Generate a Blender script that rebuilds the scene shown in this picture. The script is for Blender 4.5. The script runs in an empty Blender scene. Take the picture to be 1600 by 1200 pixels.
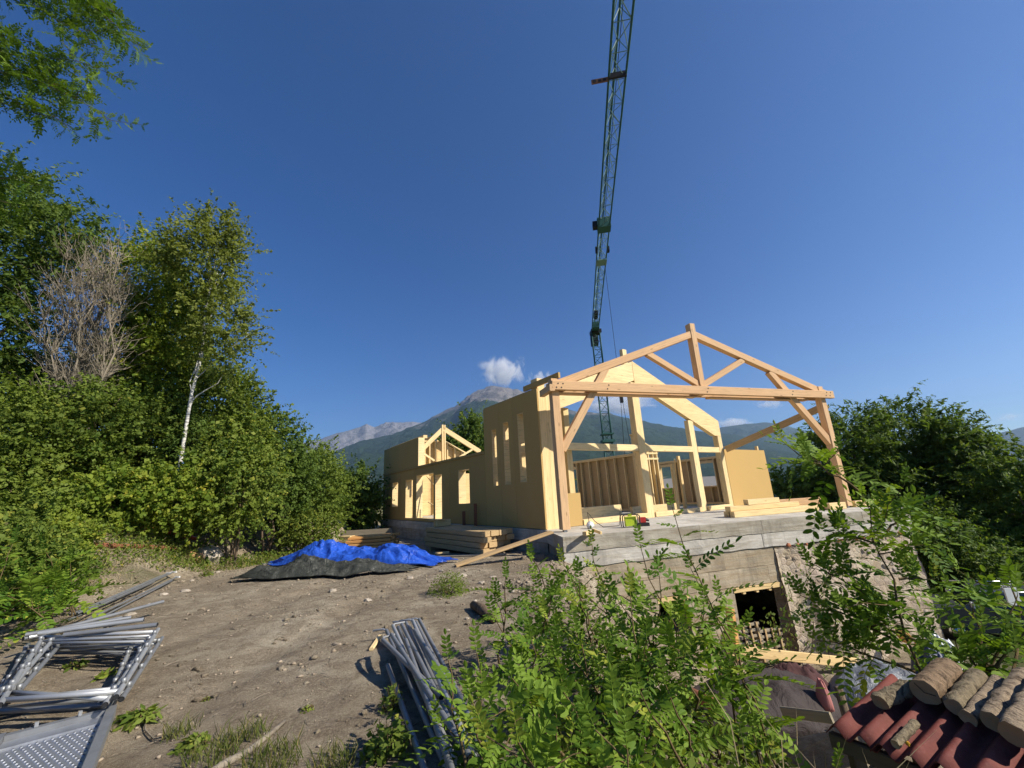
import bpy, math, random
import numpy as np
from mathutils import Matrix, Vector
rng = np.random.default_rng(7); random.seed(7)
R = math.radians
sc = bpy.context.scene
COL = sc.collection
# ------------------------------------------------------------------ camera, sky, sun, exposure
EYE, SL = 1.6, 0.527
F_PX, PITCH, ROLL = 639.7, R(15.02), R(3.05)
Fw = np.array([0, math.cos(PITCH), math.sin(PITCH)]); R0 = np.array([1., 0, 0]); U0 = np.cross(R0, Fw)
Rt = math.cos(ROLL)*R0 - math.sin(ROLL)*U0; Up = math.cos(ROLL)*U0 + math.sin(ROLL)*R0
cam_d = bpy.data.cameras.new('camera'); cam = bpy.data.objects.new('camera', cam_d); COL.objects.link(cam)
cam_d.sensor_width = 36; cam_d.lens = 36*F_PX/1600; cam_d.clip_start = .05; cam_d.clip_end = 60000
cam.matrix_world = Matrix(((Rt[0], Up[0], -Fw[0], 0), (Rt[1], Up[1], -Fw[1], 0), (Rt[2], Up[2], -Fw[2], EYE), (0, 0, 0, 1)))
sc.camera = cam
SUN_AZ, SUN_EL = R(-19.5), R(37)          # azimuth from +X towards +Y; sun stands right and a little behind
SUN = np.array([math.cos(SUN_AZ)*math.cos(SUN_EL), math.sin(SUN_AZ)*math.cos(SUN_EL), math.sin(SUN_EL)])
world = bpy.data.worlds.new('World'); sc.world = world; world.use_nodes = True
wn = world.node_tree.nodes; wl = world.node_tree.links; wn.clear()
sky = wn.new('ShaderNodeTexSky'); sky.sky_type = 'NISHITA'; sky.sun_disc = False
sky.sun_elevation = SUN_EL; sky.sun_rotation = math.pi/2 - SUN_AZ
sky.altitude = 1200; sky.air_density = 1.0; sky.dust_density = .7; sky.ozone_density = 3.5
hs = wn.new('ShaderNodeHueSaturation'); hs.inputs['Saturation'].default_value = 1.34; hs.inputs['Value'].default_value = 1.0; hs.inputs['Hue'].default_value = .511
bg = wn.new('ShaderNodeBackground'); bg.inputs['Strength'].default_value = .081
wo = wn.new('ShaderNodeOutputWorld')
wl.new(sky.outputs[0], hs.inputs['Color']); wl.new(hs.outputs[0], bg.inputs['Color']); wl.new(bg.outputs[0], wo.inputs['Surface'])
sun_d = bpy.data.lights.new('sun', 'SUN'); sun_d.energy = 4.9; sun_d.angle = R(.53); sun_d.color = (1, .925, .80)
sun = bpy.data.objects.new('sun', sun_d); COL.objects.link(sun)
sun.rotation_euler = Vector(SUN).to_track_quat('Z', 'Y').to_euler(); sun.location = (30, -12, 40)
sc.view_settings.view_transform = 'Standard'; sc.view_settings.look = 'None'; sc.view_settings.gamma = 1
sc.view_settings.use_curve_mapping = False; sc.view_settings.exposure = 0.5
sc.render.engine = 'CYCLES'
cy = sc.cycles; cy.use_denoising = True; cy.max_bounces = 4; cy.diffuse_bounces = 2; cy.glossy_bounces = 2
cy.transmission_bounces = 3; cy.transparent_max_bounces = 8; cy.volume_bounces = 4; cy.sample_clamp_indirect = 6
cy.volume_step_rate = 1.0; cy.volume_max_steps = 256; cy.caustics_reflective = False; cy.caustics_refractive = False

# ------------------------------------------------------------------ helpers
def ray(px, py): return Fw + (px-800)/F_PX*Rt - (py-600)/F_PX*Up
def onz(px, py, z):
    d = ray(px, py); return d*((z-EYE)/d[2]) + np.array([0, 0, EYE])
def aty(px, py, Y):
    d = ray(px, py); return d*(Y/d[1]) + np.array([0, 0, EYE])
def sm(a, b, x):
    t = np.clip((np.asarray(x, float)-a)/(b-a), 0, 1); return t*t*(3-2*t)
def _h(ix, iy, s):
    n = (ix*374761393 + iy*668265263 + s*1274126177) & 0xffffffff
    n = ((n ^ (n >> 13))*1274126177) & 0xffffffff
    return ((n ^ (n >> 16)) & 0xffff)/65535.
def vnoise(x, y, s=0):
    x = np.asarray(x, float); y = np.asarray(y, float); ix = np.floor(x).astype(np.int64); iy = np.floor(y).astype(np.int64)
    fx = x-ix; fy = y-iy; fx = fx*fx*(3-2*fx); fy = fy*fy*(3-2*fy)
    a, b, c, d = _h(ix, iy, s), _h(ix+1, iy, s), _h(ix, iy+1, s), _h(ix+1, iy+1, s)
    return (a*(1-fx)+b*fx)*(1-fy) + (c*(1-fx)+d*fx)*fy
def fbm(x, y, s=0, o=4):
    t = 0; a = .5
    for i in range(o): t = t + a*(vnoise(x*2**i, y*2**i, s+i*17)-.5)*2; a *= .5
    return t
def ridged(x, y, s=0, o=5):
    t = 0; a = .5
    for i in range(o): t = t + a*(1-np.abs(vnoise(x*2**i, y*2**i, s+i*13)*2-1)); a *= .5
    return t
def unit(v): v = np.asarray(v, float); return v/np.linalg.norm(v)

def mesh(name, V, Fc, smooth=False):
    m = bpy.data.meshes.new(name); V = np.asarray(V, np.float32).reshape(-1, 3)
    if isinstance(Fc, np.ndarray):
        k = Fc.shape[1]; m.vertices.add(len(V)); m.vertices.foreach_set('co', V.ravel())
        m.loops.add(Fc.size); m.loops.foreach_set('vertex_index', Fc.ravel().astype(np.int32))
        m.polygons.add(len(Fc)); m.polygons.foreach_set('loop_start', np.arange(0, Fc.size, k, dtype=np.int32))
        m.update(calc_edges=True)
    else:
        m.from_pydata(V.tolist(), [], Fc); m.update()
    if smooth: m.polygons.foreach_set('use_smooth', np.ones(len(m.polygons), bool))
    return m
def T(name, label, cat, loc=(0, 0, 0), rz=0, group=None):
    o = bpy.data.objects.new(name, None); COL.objects.link(o); o.location = tuple(loc); o.rotation_euler = (0, 0, rz)
    o.empty_display_size = .1
    tag(o, label, cat, group); return o
def tag(o, label=None, cat=None, group=None, kind=None):
    if label: o['label'] = label
    if cat: o['category'] = cat
    if group: o['group'] = group
    if kind: o['kind'] = kind
    return o
def O(name, V, Fc, mat, parent=None, smooth=False, world=True):
    V = np.asarray(V, float).reshape(-1, 3)
    if parent is not None and world:
        q = parent
        while q is not None: V = V - np.array(q.location); q = q.parent
        org = np.zeros(3)
    elif parent is None:
        org = np.array([V[:, 0].mean(), V[:, 1].mean(), V[:, 2].min()]); V = V - org
    else: org = np.zeros(3)
    o = bpy.data.objects.new(name, mesh(name, V, Fc, smooth)); COL.objects.link(o)
    if mat: o.data.materials.append(mat)
    o.parent = parent; o.location = tuple(org)
    return o
BOXF = [(0, 3, 2, 1), (4, 5, 6, 7), (0, 1, 5, 4), (1, 2, 6, 5), (2, 3, 7, 6), (3, 0, 4, 7)]
def boxv(x0, x1, y0, y1, z0, z1):
    return [(x0, y0, z0), (x1, y0, z0), (x1, y1, z0), (x0, y1, z0), (x0, y0, z1), (x1, y0, z1), (x1, y1, z1), (x0, y1, z1)]
class MB:
    def __init__(s): s.V = []; s.F = []
    def add(s, V, Fc):
        b = len(s.V); s.V += [tuple(map(float, v)) for v in V]; s.F += [tuple(int(i)+b for i in f) for f in Fc]; return s
    def box(s, *a): return s.add(boxv(*a), BOXF)
    def bar(s, p0, p1, w, h, up=(0, 0, 1)):
        p0 = np.array(p0, float); p1 = np.array(p1, float); x = unit(p1-p0); y = np.cross(up, x)
        y = unit(y) if np.linalg.norm(y) > 1e-4 else np.array([0, 1., 0]); z = np.cross(x, y)
        V = [p + a*y*w/2 + b*z*h/2 for p in (p0, p1) for a, b in ((-1, -1), (1, -1), (1, 1), (-1, 1))]
        return s.add(V, [(0, 3, 2, 1), (4, 5, 6, 7), (0, 1, 5, 4), (1, 2, 6, 5), (2, 3, 7, 6), (3, 0, 4, 7)])
    def tube(s, pts, rad, n=8, cap=True):
        V, Fc = tubev(pts, rad, n, cap); return s.add(V, Fc)
    def build(s, name, mat, parent=None, smooth=False, world=True): return O(name, s.V, s.F, mat, parent, smooth, world)
def tubev(pts, rad, n=8, cap=True):
    pts = np.asarray(pts, float); m = len(pts); rad = np.broadcast_to(rad, (m,))
    tg = np.gradient(pts, axis=0); tg /= np.linalg.norm(tg, axis=1)[:, None]+1e-12
    ref = np.array([0, 0, 1.]) if abs(tg[0][2]) < .9 else np.array([1., 0, 0])
    V = []
    for i in range(m):
        a = unit(np.cross(ref, tg[i])); b = np.cross(tg[i], a); ref = np.cross(a, tg[i])*-1 if False else ref
        for k in range(n):
            t = 2*math.pi*k/n; V.append(pts[i] + rad[i]*(math.cos(t)*a + math.sin(t)*b))
    Fc = [(i*n+k, i*n+(k+1) % n, (i+1)*n+(k+1) % n, (i+1)*n+k) for i in range(m-1) for k in range(n)]
    if cap: Fc += [tuple(range(n-1, -1, -1)), tuple(range((m-1)*n, m*n))]
    return V, Fc
def beam(name, p0, p1, w, h, mat, parent=None, up=(0, 0, 1), ch=.008, world=True, roll=0):
    """a squared timber with chamfered edges; its own X axis runs along the grain"""
    p0 = np.array(p0, float); p1 = np.array(p1, float)
    if parent is not None and world: p0 = p0 - np.array(parent.location); p1 = p1 - np.array(parent.location)
    L = np.linalg.norm(p1-p0); x = (p1-p0)/L; y = np.cross(up, x)
    y = unit(y) if np.linalg.norm(y) > 1e-3 else np.array([0, 1., 0]); z = np.cross(x, y)
    if roll: y, z = math.cos(roll)*y+math.sin(roll)*z, math.cos(roll)*z-math.sin(roll)*y
    a, b = w/2, h/2
    sec = [(-a+ch, -b), (a-ch, -b), (a, -b+ch), (a, b-ch), (a-ch, b), (-a+ch, b), (-a, b-ch), (-a, -b+ch)]
    V = [(sx, q[0], q[1]) for sx in (-L/2, L/2) for q in sec]
    Fc = [(k, (k+1) % 8, 8+(k+1) % 8, 8+k) for k in range(8)] + [tuple(range(7, -1, -1)), tuple(range(8, 16))]
    o = bpy.data.objects.new(name, mesh(name, V, Fc)); COL.objects.link(o); o.data.materials.append(mat); o.parent = parent
    c = (p0+p1)/2
    o.matrix_local = Matrix(((x[0], y[0], z[0], c[0]), (x[1], y[1], z[1], c[1]), (x[2], y[2], z[2], c[2]), (0, 0, 0, 1)))
    return o

# ------------------------------------------------------------------ materials
class NT:
    def __init__(s, name):
        s.m = bpy.data.materials.new(name); s.m.use_nodes = True; s.t = s.m.node_tree; s.t.nodes.clear()
        s.out = s.n('ShaderNodeOutputMaterial'); s.b = None
    def n(s, ty, **kw):
        o = s.t.nodes.new(ty)
        for k, v in kw.items():
            if hasattr(o, k): setattr(o, k, v)
            else: o.inputs[k.replace('_', ' ')].default_value = v
        return o
    def l(s, a, b): s.t.links.new(a, b)
    def pr(s, col=(.5, .5, .5), rough=.7, metal=0, spec=.3):
        b = s.n('ShaderNodeBsdfPrincipled'); b.inputs['Base Color'].default_value = (*col, 1); b.inputs['Roughness'].default_value = rough
        b.inputs['Metallic'].default_value = metal; b.inputs['Specular IOR Level'].default_value = spec; s.b = b
        s.l(b.outputs[0], s.out.inputs['Surface']); return b
    def co(s, kind='Object', scale=(1, 1, 1), rnd=False, rot=(0, 0, 0)):
        t = s.n('ShaderNodeTexCoord'); mp = s.n('ShaderNodeMapping'); mp.inputs['Scale'].default_value = scale; mp.inputs['Rotation'].default_value = rot
        src = t.outputs[kind]
        if rnd:
            oi = s.n('ShaderNodeObjectInfo'); mu = s.n('ShaderNodeMath', operation='MULTIPLY'); mu.inputs[1].default_value = 71
            s.l(oi.outputs['Random'], mu.inputs[0]); ad = s.n('ShaderNodeVectorMath', operation='ADD'); s.l(src, ad.inputs[0]); s.l(mu.outputs[0], ad.inputs[1]); src = ad.outputs[0]
        s.l(src, mp.inputs['Vector']); return mp.outputs[0]
    def noise(s, vec, scale, detail=4, rough=.55, dist=0):
        n = s.n('ShaderNodeTexNoise'); n.inputs['Scale'].default_value = scale; n.inputs['Detail'].default_value = detail
        n.inputs['Roughness'].default_value = rough; n.inputs['Distortion'].default_value = dist; s.l(vec, n.inputs['Vector']); return n.outputs['Fac']
    def vor(s, vec, scale, feature='F1', out='Distance'):
        n = s.n('ShaderNodeTexVoronoi', feature=feature); n.inputs['Scale'].default_value = scale; s.l(vec, n.inputs['Vector']); return n.outputs[out]
    def ramp(s, fac, stops):
        r = s.n('ShaderNodeValToRGB'); e = r.color_ramp.elements
        while len(e) < len(stops): e.new(.5)
        for i, (p, c) in enumerate(stops): e[i].position = p; e[i].color = (*c, 1) if len(c) == 3 else c
        s.l(fac, r.inputs[0]); return r.outputs[0]
    def mix(s, f, a, b, mode='MIX'):
        m = s.n('ShaderNodeMix', data_type='RGBA', blend_type=mode)
        for src, i in ((f, 0), (a, 6), (b, 7)):
            if isinstance(src, (int, float)): m.inputs[i].default_value = src
            elif isinstance(src, tuple): m.inputs[i].default_value = (*src, 1)
            else: s.l(src, m.inputs[i])
        return m.outputs[2]
    def math(s, op, a, b=0):
        m = s.n('ShaderNodeMath', operation=op)
        for i, q in enumerate((a, b)):
            if isinstance(q, (int, float)): m.inputs[i].default_value = q
            else: s.l(q, m.inputs[i])
        return m.outputs[0]
    def bump(s, h, st=.3, d=.01, prev=None):
        b = s.n('ShaderNodeBump'); b.inputs['Strength'].default_value = st; b.inputs['Distance'].default_value = d
        s.l(h, b.inputs['Height'])
        if prev is not None: s.l(prev, b.inputs['Normal'])
        return b.outputs[0]
    def fin(s, col=None, nrm=None, rough=None):
        if col is not None: s.l(col, s.b.inputs['Base Color'])
        if nrm is not None: s.l(nrm, s.b.inputs['Normal'])
        if rough is not None: s.l(rough, s.b.inputs['Roughness'])
        return s.m
def c3(c, k): return tuple(min(1, x*k) for x in c)
def wood(name, base, dark, knots=.5, rough=.65, contrast=1.5):
    w = NT(name); w.pr(base, rough, spec=.25); v = w.co('Object', (.8, 14, 14), True); v2 = w.co('Object', (1.2, 5, 5), True)
    g = w.noise(v, 2.2, 5, .6, .6); big = w.noise(v2, .5, 2)
    col = w.ramp(g, [(.25, c3(base, 1-.22*contrast)), (.5, base), (.75, c3(base, 1+.10*contrast))])
    oi = w.n('ShaderNodeObjectInfo'); tint = w.ramp(oi.outputs['Random'], [(0, (.86, .84, .80)), (.5, (1, 1, 1)), (1, (.95, .90, .84))])
    col = w.mix(1., col, tint, 'MULTIPLY')
    col = w.mix(w.math('MULTIPLY', w.ramp(big, [(.45, (0, 0, 0)), (.7, (1, 1, 1))]), .35), col, dark)
    kn = w.vor(w.co('Object', (1.9, 5.5, 5.5), True), 1.0); km = w.ramp(kn, [(.07, (1, 1, 1)), (.15, (0, 0, 0))])
    col = w.mix(w.math('MULTIPLY', km, knots), col, c3(dark, .55))
    return w.fin(col, w.bump(g, .25, .004))
MT = {}
MT['spruce'] = wood('spruce_timber', (.78, .59, .30), (.62, .41, .17), .6)
MT['clt'] = wood('spruce_glulam', (.82, .64, .345), (.66, .45, .20), .5)
MT['douglas'] = wood('douglas_timber', (.70, .455, .245), (.54, .29, .13), .7)
MT['board'] = wood('sawn_board', (.56, .40, .21), (.42, .26, .11), .5)
MT['orange_board'] = wood('orange_board', (.62, .34, .12), (.45, .20, .06), .4)
MT['grey_board'] = wood('weathered_board', (.34, .29, .21), (.2, .15, .10), .5)
MT['old_wood'] = wood('old_post', (.13, .10, .07), (.07, .05, .035), .3, .85)
def fibre():
    w = NT('wood_fibre_board'); w.pr((.50, .325, .115), .8, spec=.15); v = w.co('Object', (1, 1, 1), True)
    f = w.noise(v, 60, 3, .7); b = w.noise(v, 1.1, 3)
    col = w.mix(w.math('MULTIPLY', f, .5), (.58, .385, .150), (.44, .285, .100)); col = w.mix(w.math('MULTIPLY', b, .3), col, (.44, .29, .11))
    oi = w.n('ShaderNodeObjectInfo'); col = w.mix(1., col, w.ramp(oi.outputs['Random'], [(0, (.86, .87, .88)), (1, (1.05, 1.03, 1.0))]), 'MULTIPLY')
    return w.fin(col, w.bump(f, .15, .003))
MT['fibre'] = fibre()
def concrete(name, base, stain):
    w = NT(name); w.pr(base, .85, spec=.2); v = w.co('Object', (1, 1, 1), True)
    b = w.noise(v, 1.3, 6, .65, .4); f = w.noise(v, 26, 5, .7); st = w.noise(w.co('Object', (.5, .5, 4), True), 2.2, 5, .6)
    col = w.ramp(b, [(.3, c3(base, .58)), (.5, base), (.70, c3(base, 1.25))]); col = w.mix(w.math('MULTIPLY', w.ramp(st, [(.44, (0, 0, 0)), (.66, (1, 1, 1))]), .8), col, stain)
    pit = w.vor(v, 17); pm = w.ramp(pit, [(.05, (1, 1, 1)), (.12, (0, 0, 0))]); col = w.mix(w.math('MULTIPLY', pm, .45), col, c3(base, .35))
    n = w.bump(f, .7, .014); n = w.bump(b, .6, .04, n); bl = w.noise(w.co('Object', (.25, .25, 11), True), 1.6, 3); n = w.bump(bl, .5, .02, n)
    drip = w.noise(w.co('Object', (5, 5, .35), True), 1.4, 4); col = w.mix(w.math('MULTIPLY', w.ramp(drip, [(.56, (0, 0, 0)), (.72, (1, 1, 1))]), .45), col, c3(base, .42)); col = w.mix(w.math('MULTIPLY', w.ramp(bl, [(.5, (0, 0, 0)), (.56, (1, 1, 1))]), .18), col, c3(base, .6))
    return w.fin(col, n)
MT['concrete'] = concrete('board_marked_concrete', (.40, .365, .295), (.27, .225, .16))
MT['concrete_pale'] = concrete('pale_concrete', (.53, .50, .44), (.36, .315, .24))
MT['concrete_tan'] = concrete('stained_concrete', (.42, .355, .255), (.32, .235, .14))
MT['slab'] = concrete('slab_concrete', (.53, .50, .43), (.40, .355, .285))
def rubble():
    w = NT('rubble_masonry'); w.pr((.45, .35, .23), .95, spec=.1); v = w.co('Object')
    b = w.noise(v, 2.0, 7, .7, .3); f = w.noise(v, 34, 6, .75); c = w.vor(w.co('Object', (1, 1, 1.5)), 4.2, 'F1', 'Color')
    col = w.ramp(b, [(.28, (.27, .19, .115)), (.5, (.44, .335, .215)), (.72, (.56, .46, .33))]); hsv = w.n('ShaderNodeHueSaturation'); hsv.inputs['Saturation'].default_value = .12; w.l(c, hsv.inputs['Color']); col = w.mix(.16, col, hsv.outputs[0])
    n = w.bump(f, .9, .03); n = w.bump(b, .8, .09, n); e = w.vor(w.co('Object', (1, 1, 1.5)), 4.2, 'DISTANCE_TO_EDGE')
    n = w.bump(w.ramp(e, [(0, (0, 0, 0)), (.12, (1, 1, 1))]), .45, .03, n)
    return w.fin(col, n)
MT['rubble'] = rubble()
def stone(name, a, b_):
    w = NT(name); w.pr(a, .9, spec=.15); v = w.co('Object', (1, 1, 1), True); b = w.noise(v, 7, 6, .65)
    return w.fin(w.mix(w.ramp(b, [(.35, (0, 0, 0)), (.7, (1, 1, 1))]), a, b_), w.bump(b, .5, .02))
MT['stone'] = stone('pale_stone', (.46, .40, .32), (.27, .23, .18))
MT['gravel'] = stone('gravel', (.40, .33, .245), (.22, .175, .125))
MT['orange_stone'] = stone('split_log_face', (.58, .33, .16), (.42, .26, .13))
MT['brick'] = stone('brick_red', (.5, .20, .10), (.38, .14, .07))
def ground_mat():
    w = NT('dirt_and_grass'); w.pr((.3, .24, .16), .95, spec=.1); v = w.co('Object')
    b = w.noise(v, .55, 6, .6, .6); m = w.noise(v, 3.3, 7, .68, .4); f = w.noise(v, 38, 6, .75); ff = w.noise(v, 140, 4, .7)
    col = w.ramp(b, [(.30, (.20, .156, .110)), (.46, (.39, .318, .222)), (.66, (.58, .505, .375))])
    col = w.mix(w.math('MULTIPLY', w.ramp(m, [(.44, (0, 0, 0)), (.58, (1, 1, 1))]), .75), col, (.20, .152, .105))
    col = w.mix(w.math('MULTIPLY', w.ramp(f, [(.42, (0, 0, 0)), (.66, (1, 1, 1))]), .62), col, (.60, .51, .37))
    col = w.mix(w.math('MULTIPLY', w.ramp(ff, [(.50, (0, 0, 0)), (.60, (1, 1, 1))]), .55), col, (.17, .125, .085))
    peb = w.vor(v, 26); pm = w.ramp(peb, [(.10, (1, 1, 1)), (.20, (0, 0, 0))]); sel = w.ramp(w.noise(v, 7.1, 3), [(.55, (0, 0, 0)), (.62, (1, 1, 1))])
    col = w.mix(w.math('MULTIPLY', w.math('MULTIPLY', pm, sel), .6), col, (.52, .47, .39))
    # meadow away from the worked dirt
    geo = w.n('ShaderNodeAttribute'); geo.attribute_name = 'meadow'
    gr = w.ramp(w.noise(v, 1.7, 6, .65), [(.3, (.035, .055, .014)), (.55, (.075, .095, .026)), (.75, (.17, .15, .06))])
    far = w.ramp(w.noise(w.co('Object', (.012, .012, .012)), 1.0, 5), [(.4, (.03, .05, .018)), (.6, (.10, .10, .04))])
    gm = w.math('MULTIPLY', geo.outputs['Fac'], 1.0); col = w.mix(gm, col, gr)
    n = w.bump(m, 1., .17); n = w.bump(f, 1., .04, n); n = w.bump(ff, .9, .012, n); n = w.bump(w.math('MULTIPLY', pm, sel), .6, .012, n)
    return w.fin(col, n)
MT['ground'] = ground_mat()
def metal(name, base, rough=.45, met=.85, sp=30):
    w = NT(name); w.pr(base, rough, met); v = w.co('Object', (1, 1, 1), True); b = w.noise(v, sp, 4, .6); c = w.noise(v, 5, 4)
    col = w.mix(w.math('MULTIPLY', b, .5), base, c3(base, .65)); col = w.mix(w.math('MULTIPLY', w.ramp(c, [(.5, (0, 0, 0)), (.75, (1, 1, 1))]), .5), col, c3(base, .5))
    r = w.math('ADD', w.math('MULTIPLY', b, .25), rough-.1)
    return w.fin(col, w.bump(b, .06, .002), r)
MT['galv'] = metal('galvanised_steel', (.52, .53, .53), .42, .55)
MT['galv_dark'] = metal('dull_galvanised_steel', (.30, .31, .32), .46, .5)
MT['alu'] = metal('deck_steel', (.55, .57, .60), .42, .8)
MT['crane'] = metal('crane_green_paint', (.035, .115, .10), .5, 0, 12)
MT['crane_pale'] = metal('crane_pale_paint', (.20, .33, .30), .5, 0, 12)
MT['black'] = metal('black_steel', (.02, .02, .022), .5, .2)
MT['rust'] = metal('rusty_steel', (.26, .10, .05), .8, .1)
MT['red_steel'] = metal('red_painted_pipe', (.46, .085, .045), .5, 0, 15)
MT['white_metal'] = metal('white_painted_metal', (.72, .72, .70), .45, 0)
def plain(name, col, rough=.5, spec=.4, sc_=20, var=.25, metal_=0):
    w = NT(name); w.pr(col, rough, metal_, spec); v = w.co('Object', (1, 1, 1), True); b = w.noise(v, sc_, 4)
    return w.fin(w.mix(w.math('MULTIPLY', b, var*2), col, c3(col, .55)), w.bump(b, .12, .004))
MT['lime'] = plain('lime_plastic', (.52, .66, .03)); MT['red'] = plain('red_plastic', (.5, .03, .025)); MT['rubber'] = plain('black_rubber', (.015, .015, .017), .6)
MT['sign'] = plain('sign_orange_brown', (.20, .085, .03), .6); MT['clear'] = plain('clear_bag_plastic', (.70, .72, .74), .25)
MT['grey_plastic'] = plain('grey_plastic_sheet', (.12, .13, .145), .45, .4, 6); MT['navy'] = plain('navy_plastic', (.03, .045, .10), .35, .5, 6)
MT['maroon'] = plain('maroon_cloth', (.06, .02, .018), .9, .1, 5, .4); MT['dark_brown'] = plain('dark_brown_tarp', (.035, .022, .018), .85, .1, 5, .4); MT['pink'] = plain('faded_red_cloth', (.42, .16, .14), .8)
MT['car'] = plain('dark_grey_car_paint', (.06, .065, .075), .25, .6, 2, .1); MT['car_glass'] = plain('car_glass', (.012, .015, .018), .05, .6, 2, .1); MT['chrome'] = metal('bright_trim', (.75, .76, .78), .2, 1)
MT['plate'] = plain('white_plate', (.72, .74, .72), .4); MT['roof_slate'] = plain('grey_slate', (.24, .23, .22), .8, .2, 9, .4); MT['plaster'] = plain('cream_plaster', (.55, .48, .38), .9, .1, 5)
MT['cut'] = plain('cut_log_end', (.46, .33, .20), .85, .15, 16, .35); MT['lichen'] = plain('orange_lichen', (.55, .30, .03), .9, .1, 60)
def tarp(name, col, col2, rough):
    w = NT(name); w.pr(col, rough, spec=.5); v = w.co('Object', (1, 1, 1)); a = w.noise(v, 3.0, 5, .6, 1.2); b = w.noise(v, 11, 4, .6, 1.5); d = w.noise(v, 20, 4, .7)
    c = w.mix(w.math('MULTIPLY', w.ramp(d, [(.6, (0, 0, 0)), (.8, (1, 1, 1))]), .55), col, col2)
    n = w.bump(a, .7, .10); n = w.bump(b, .35, .03, n); return w.fin(c, n)
MT['tarp_blue'] = tarp('blue_tarpaulin', (.022, .092, .50), (.20, .29, .50), .34)
MT['tarp_dark'] = tarp('dark_green_tarpaulin', (.040, .042, .032), (.13, .125, .10), .5)
def tile():
    w = NT('red_corrugated_sheet'); w.pr((.30, .075, .055), .75, spec=.25); v = w.co('Object'); b = w.noise(v, 6, 6, .65); f = w.noise(v, 55, 4, .7)
    col = w.ramp(b, [(.3, (.085, .020, .016)), (.5, (.150, .036, .027)), (.75, (.20, .060, .045))]); col = w.mix(w.math('MULTIPLY', w.ramp(f, [(.55, (0, 0, 0)), (.75, (1, 1, 1))]), .4), col, (.27, .13, .10))
    return w.fin(col, w.bump(f, .3, .004))
MT['grey_plastic'] = tarp('grey_plastic_sheet_folded', (.13, .14, .155), (.3, .31, .33), .4); MT['dark_brown'] = tarp('dark_brown_tarp_folded', (.032, .021, .018), (.07, .05, .04), .8); MT['maroon'] = tarp('maroon_cloth_folded', (.06, .02, .018), (.12, .05, .04), .9); MT['navy'] = tarp('navy_bag_folded', (.03, .045, .10), (.1, .12, .2), .4)
MT['tile'] = tile()
def bark(name, a, b_, sx, st=.8):
    w = NT(name); w.pr(a, .9, spec=.1); v = w.co('Object', sx, True); b = w.noise(v, 4, 6, .7, .5); f = w.noise(w.co('Object', (1, 1, 1), True), 30, 4, .7)
    col = w.ramp(b, [(.36, b_), (.5, a), (.7, c3(a, 1.25))]); n = w.bump(b, st, .03); n = w.bump(f, .5, .01, n); return w.fin(col, n)
MT['bark'] = bark('grey_brown_bark', (.17, .125, .085), (.07, .05, .035), (6, 6, 1)); MT['twig'] = bark('dry_twig', (.25, .215, .165), (.15, .125, .095), (3, 3, 1))
MT['stem'] = bark('green_brown_stem', (.14, .10, .05), (.08, .06, .03), (3, 3, 1)); MT['birch'] = bark('birch_bark', (.62, .60, .55), (.10, .09, .08), (1.2, 1.2, 7))
MT['log_bark'] = bark('birch_log_bark', (.25, .175, .11), (.065, .045, .03), (9, 4, 4)); MT['log_pale'] = bark('pale_birch_log', (.33, .255, .175), (.09, .065, .045), (10, 4, 4)); MT['log_grey'] = bark('grey_rough_log', (.24, .195, .125), (.08, .06, .04), (5, 5, 5), 1.)
def leaf(name, a, b_, c_=None, trans=.35, rough=.6):
    w = NT(name); at = w.n('ShaderNodeAttribute'); at.attribute_name = 'rnd'; oi = w.n('ShaderNodeObjectInfo')
    f = w.math('FRACT', w.math('ADD', at.outputs['Fac'], oi.outputs['Random']))
    st = [(0, a), (.6, b_)] + ([(.93, b_), (1., c_)] if c_ else [])
    col = w.ramp(f, st); p = w.pr(a, rough, 0, .18); w.l(col, p.inputs['Base Color'])
    tr = w.n('ShaderNodeBsdfTranslucent'); tc = w.mix(1., col, (1.25, 1.25, .55), 'MULTIPLY'); w.l(tc, tr.inputs['Color'])
    mx = w.n('ShaderNodeMixShader'); mx.inputs[0].default_value = trans; w.l(p.outputs[0], mx.inputs[1]); w.l(tr.outputs[0], mx.inputs[2]); w.l(mx.outputs[0], w.out.inputs['Surface'])
    return w.m
MT['lf_locust'] = leaf('locust_leaf', (.065, .140, .014), (.180, .275, .030), (.36, .38, .05), .34)
MT['lf_dark'] = leaf('dark_tree_leaf', (.058, .105, .020), (.130, .195, .036), (.22, .25, .05), .40)
MT['lf_mid'] = leaf('mid_green_leaf', (.080, .135, .020), (.190, .250, .042), (.36, .36, .06), .42)
MT['lf_yel'] = leaf('yellow_green_leaf', (.110, .180, .020), (.245, .310, .042), (.44, .40, .06), .44)
MT['lf_birch'] = leaf('birch_leaf', (.110, .150, .030), (.225, .255, .055), (.40, .34, .08), .42)
MT['lf_weed'] = leaf('weed_leaf', (.08, .14, .022), (.18, .23, .04), (.42, .36, .05), .40)
MT['grass'] = leaf('grass_blade', (.075, .11, .02), (.16, .17, .045), (.35, .27, .11), .35); MT['straw'] = leaf('dry_straw', (.36, .28, .14), (.46, .37, .20), None, .25)
MT['flower'] = leaf('white_flower', (.75, .73, .66), (.8, .78, .7), None, .3)
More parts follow.
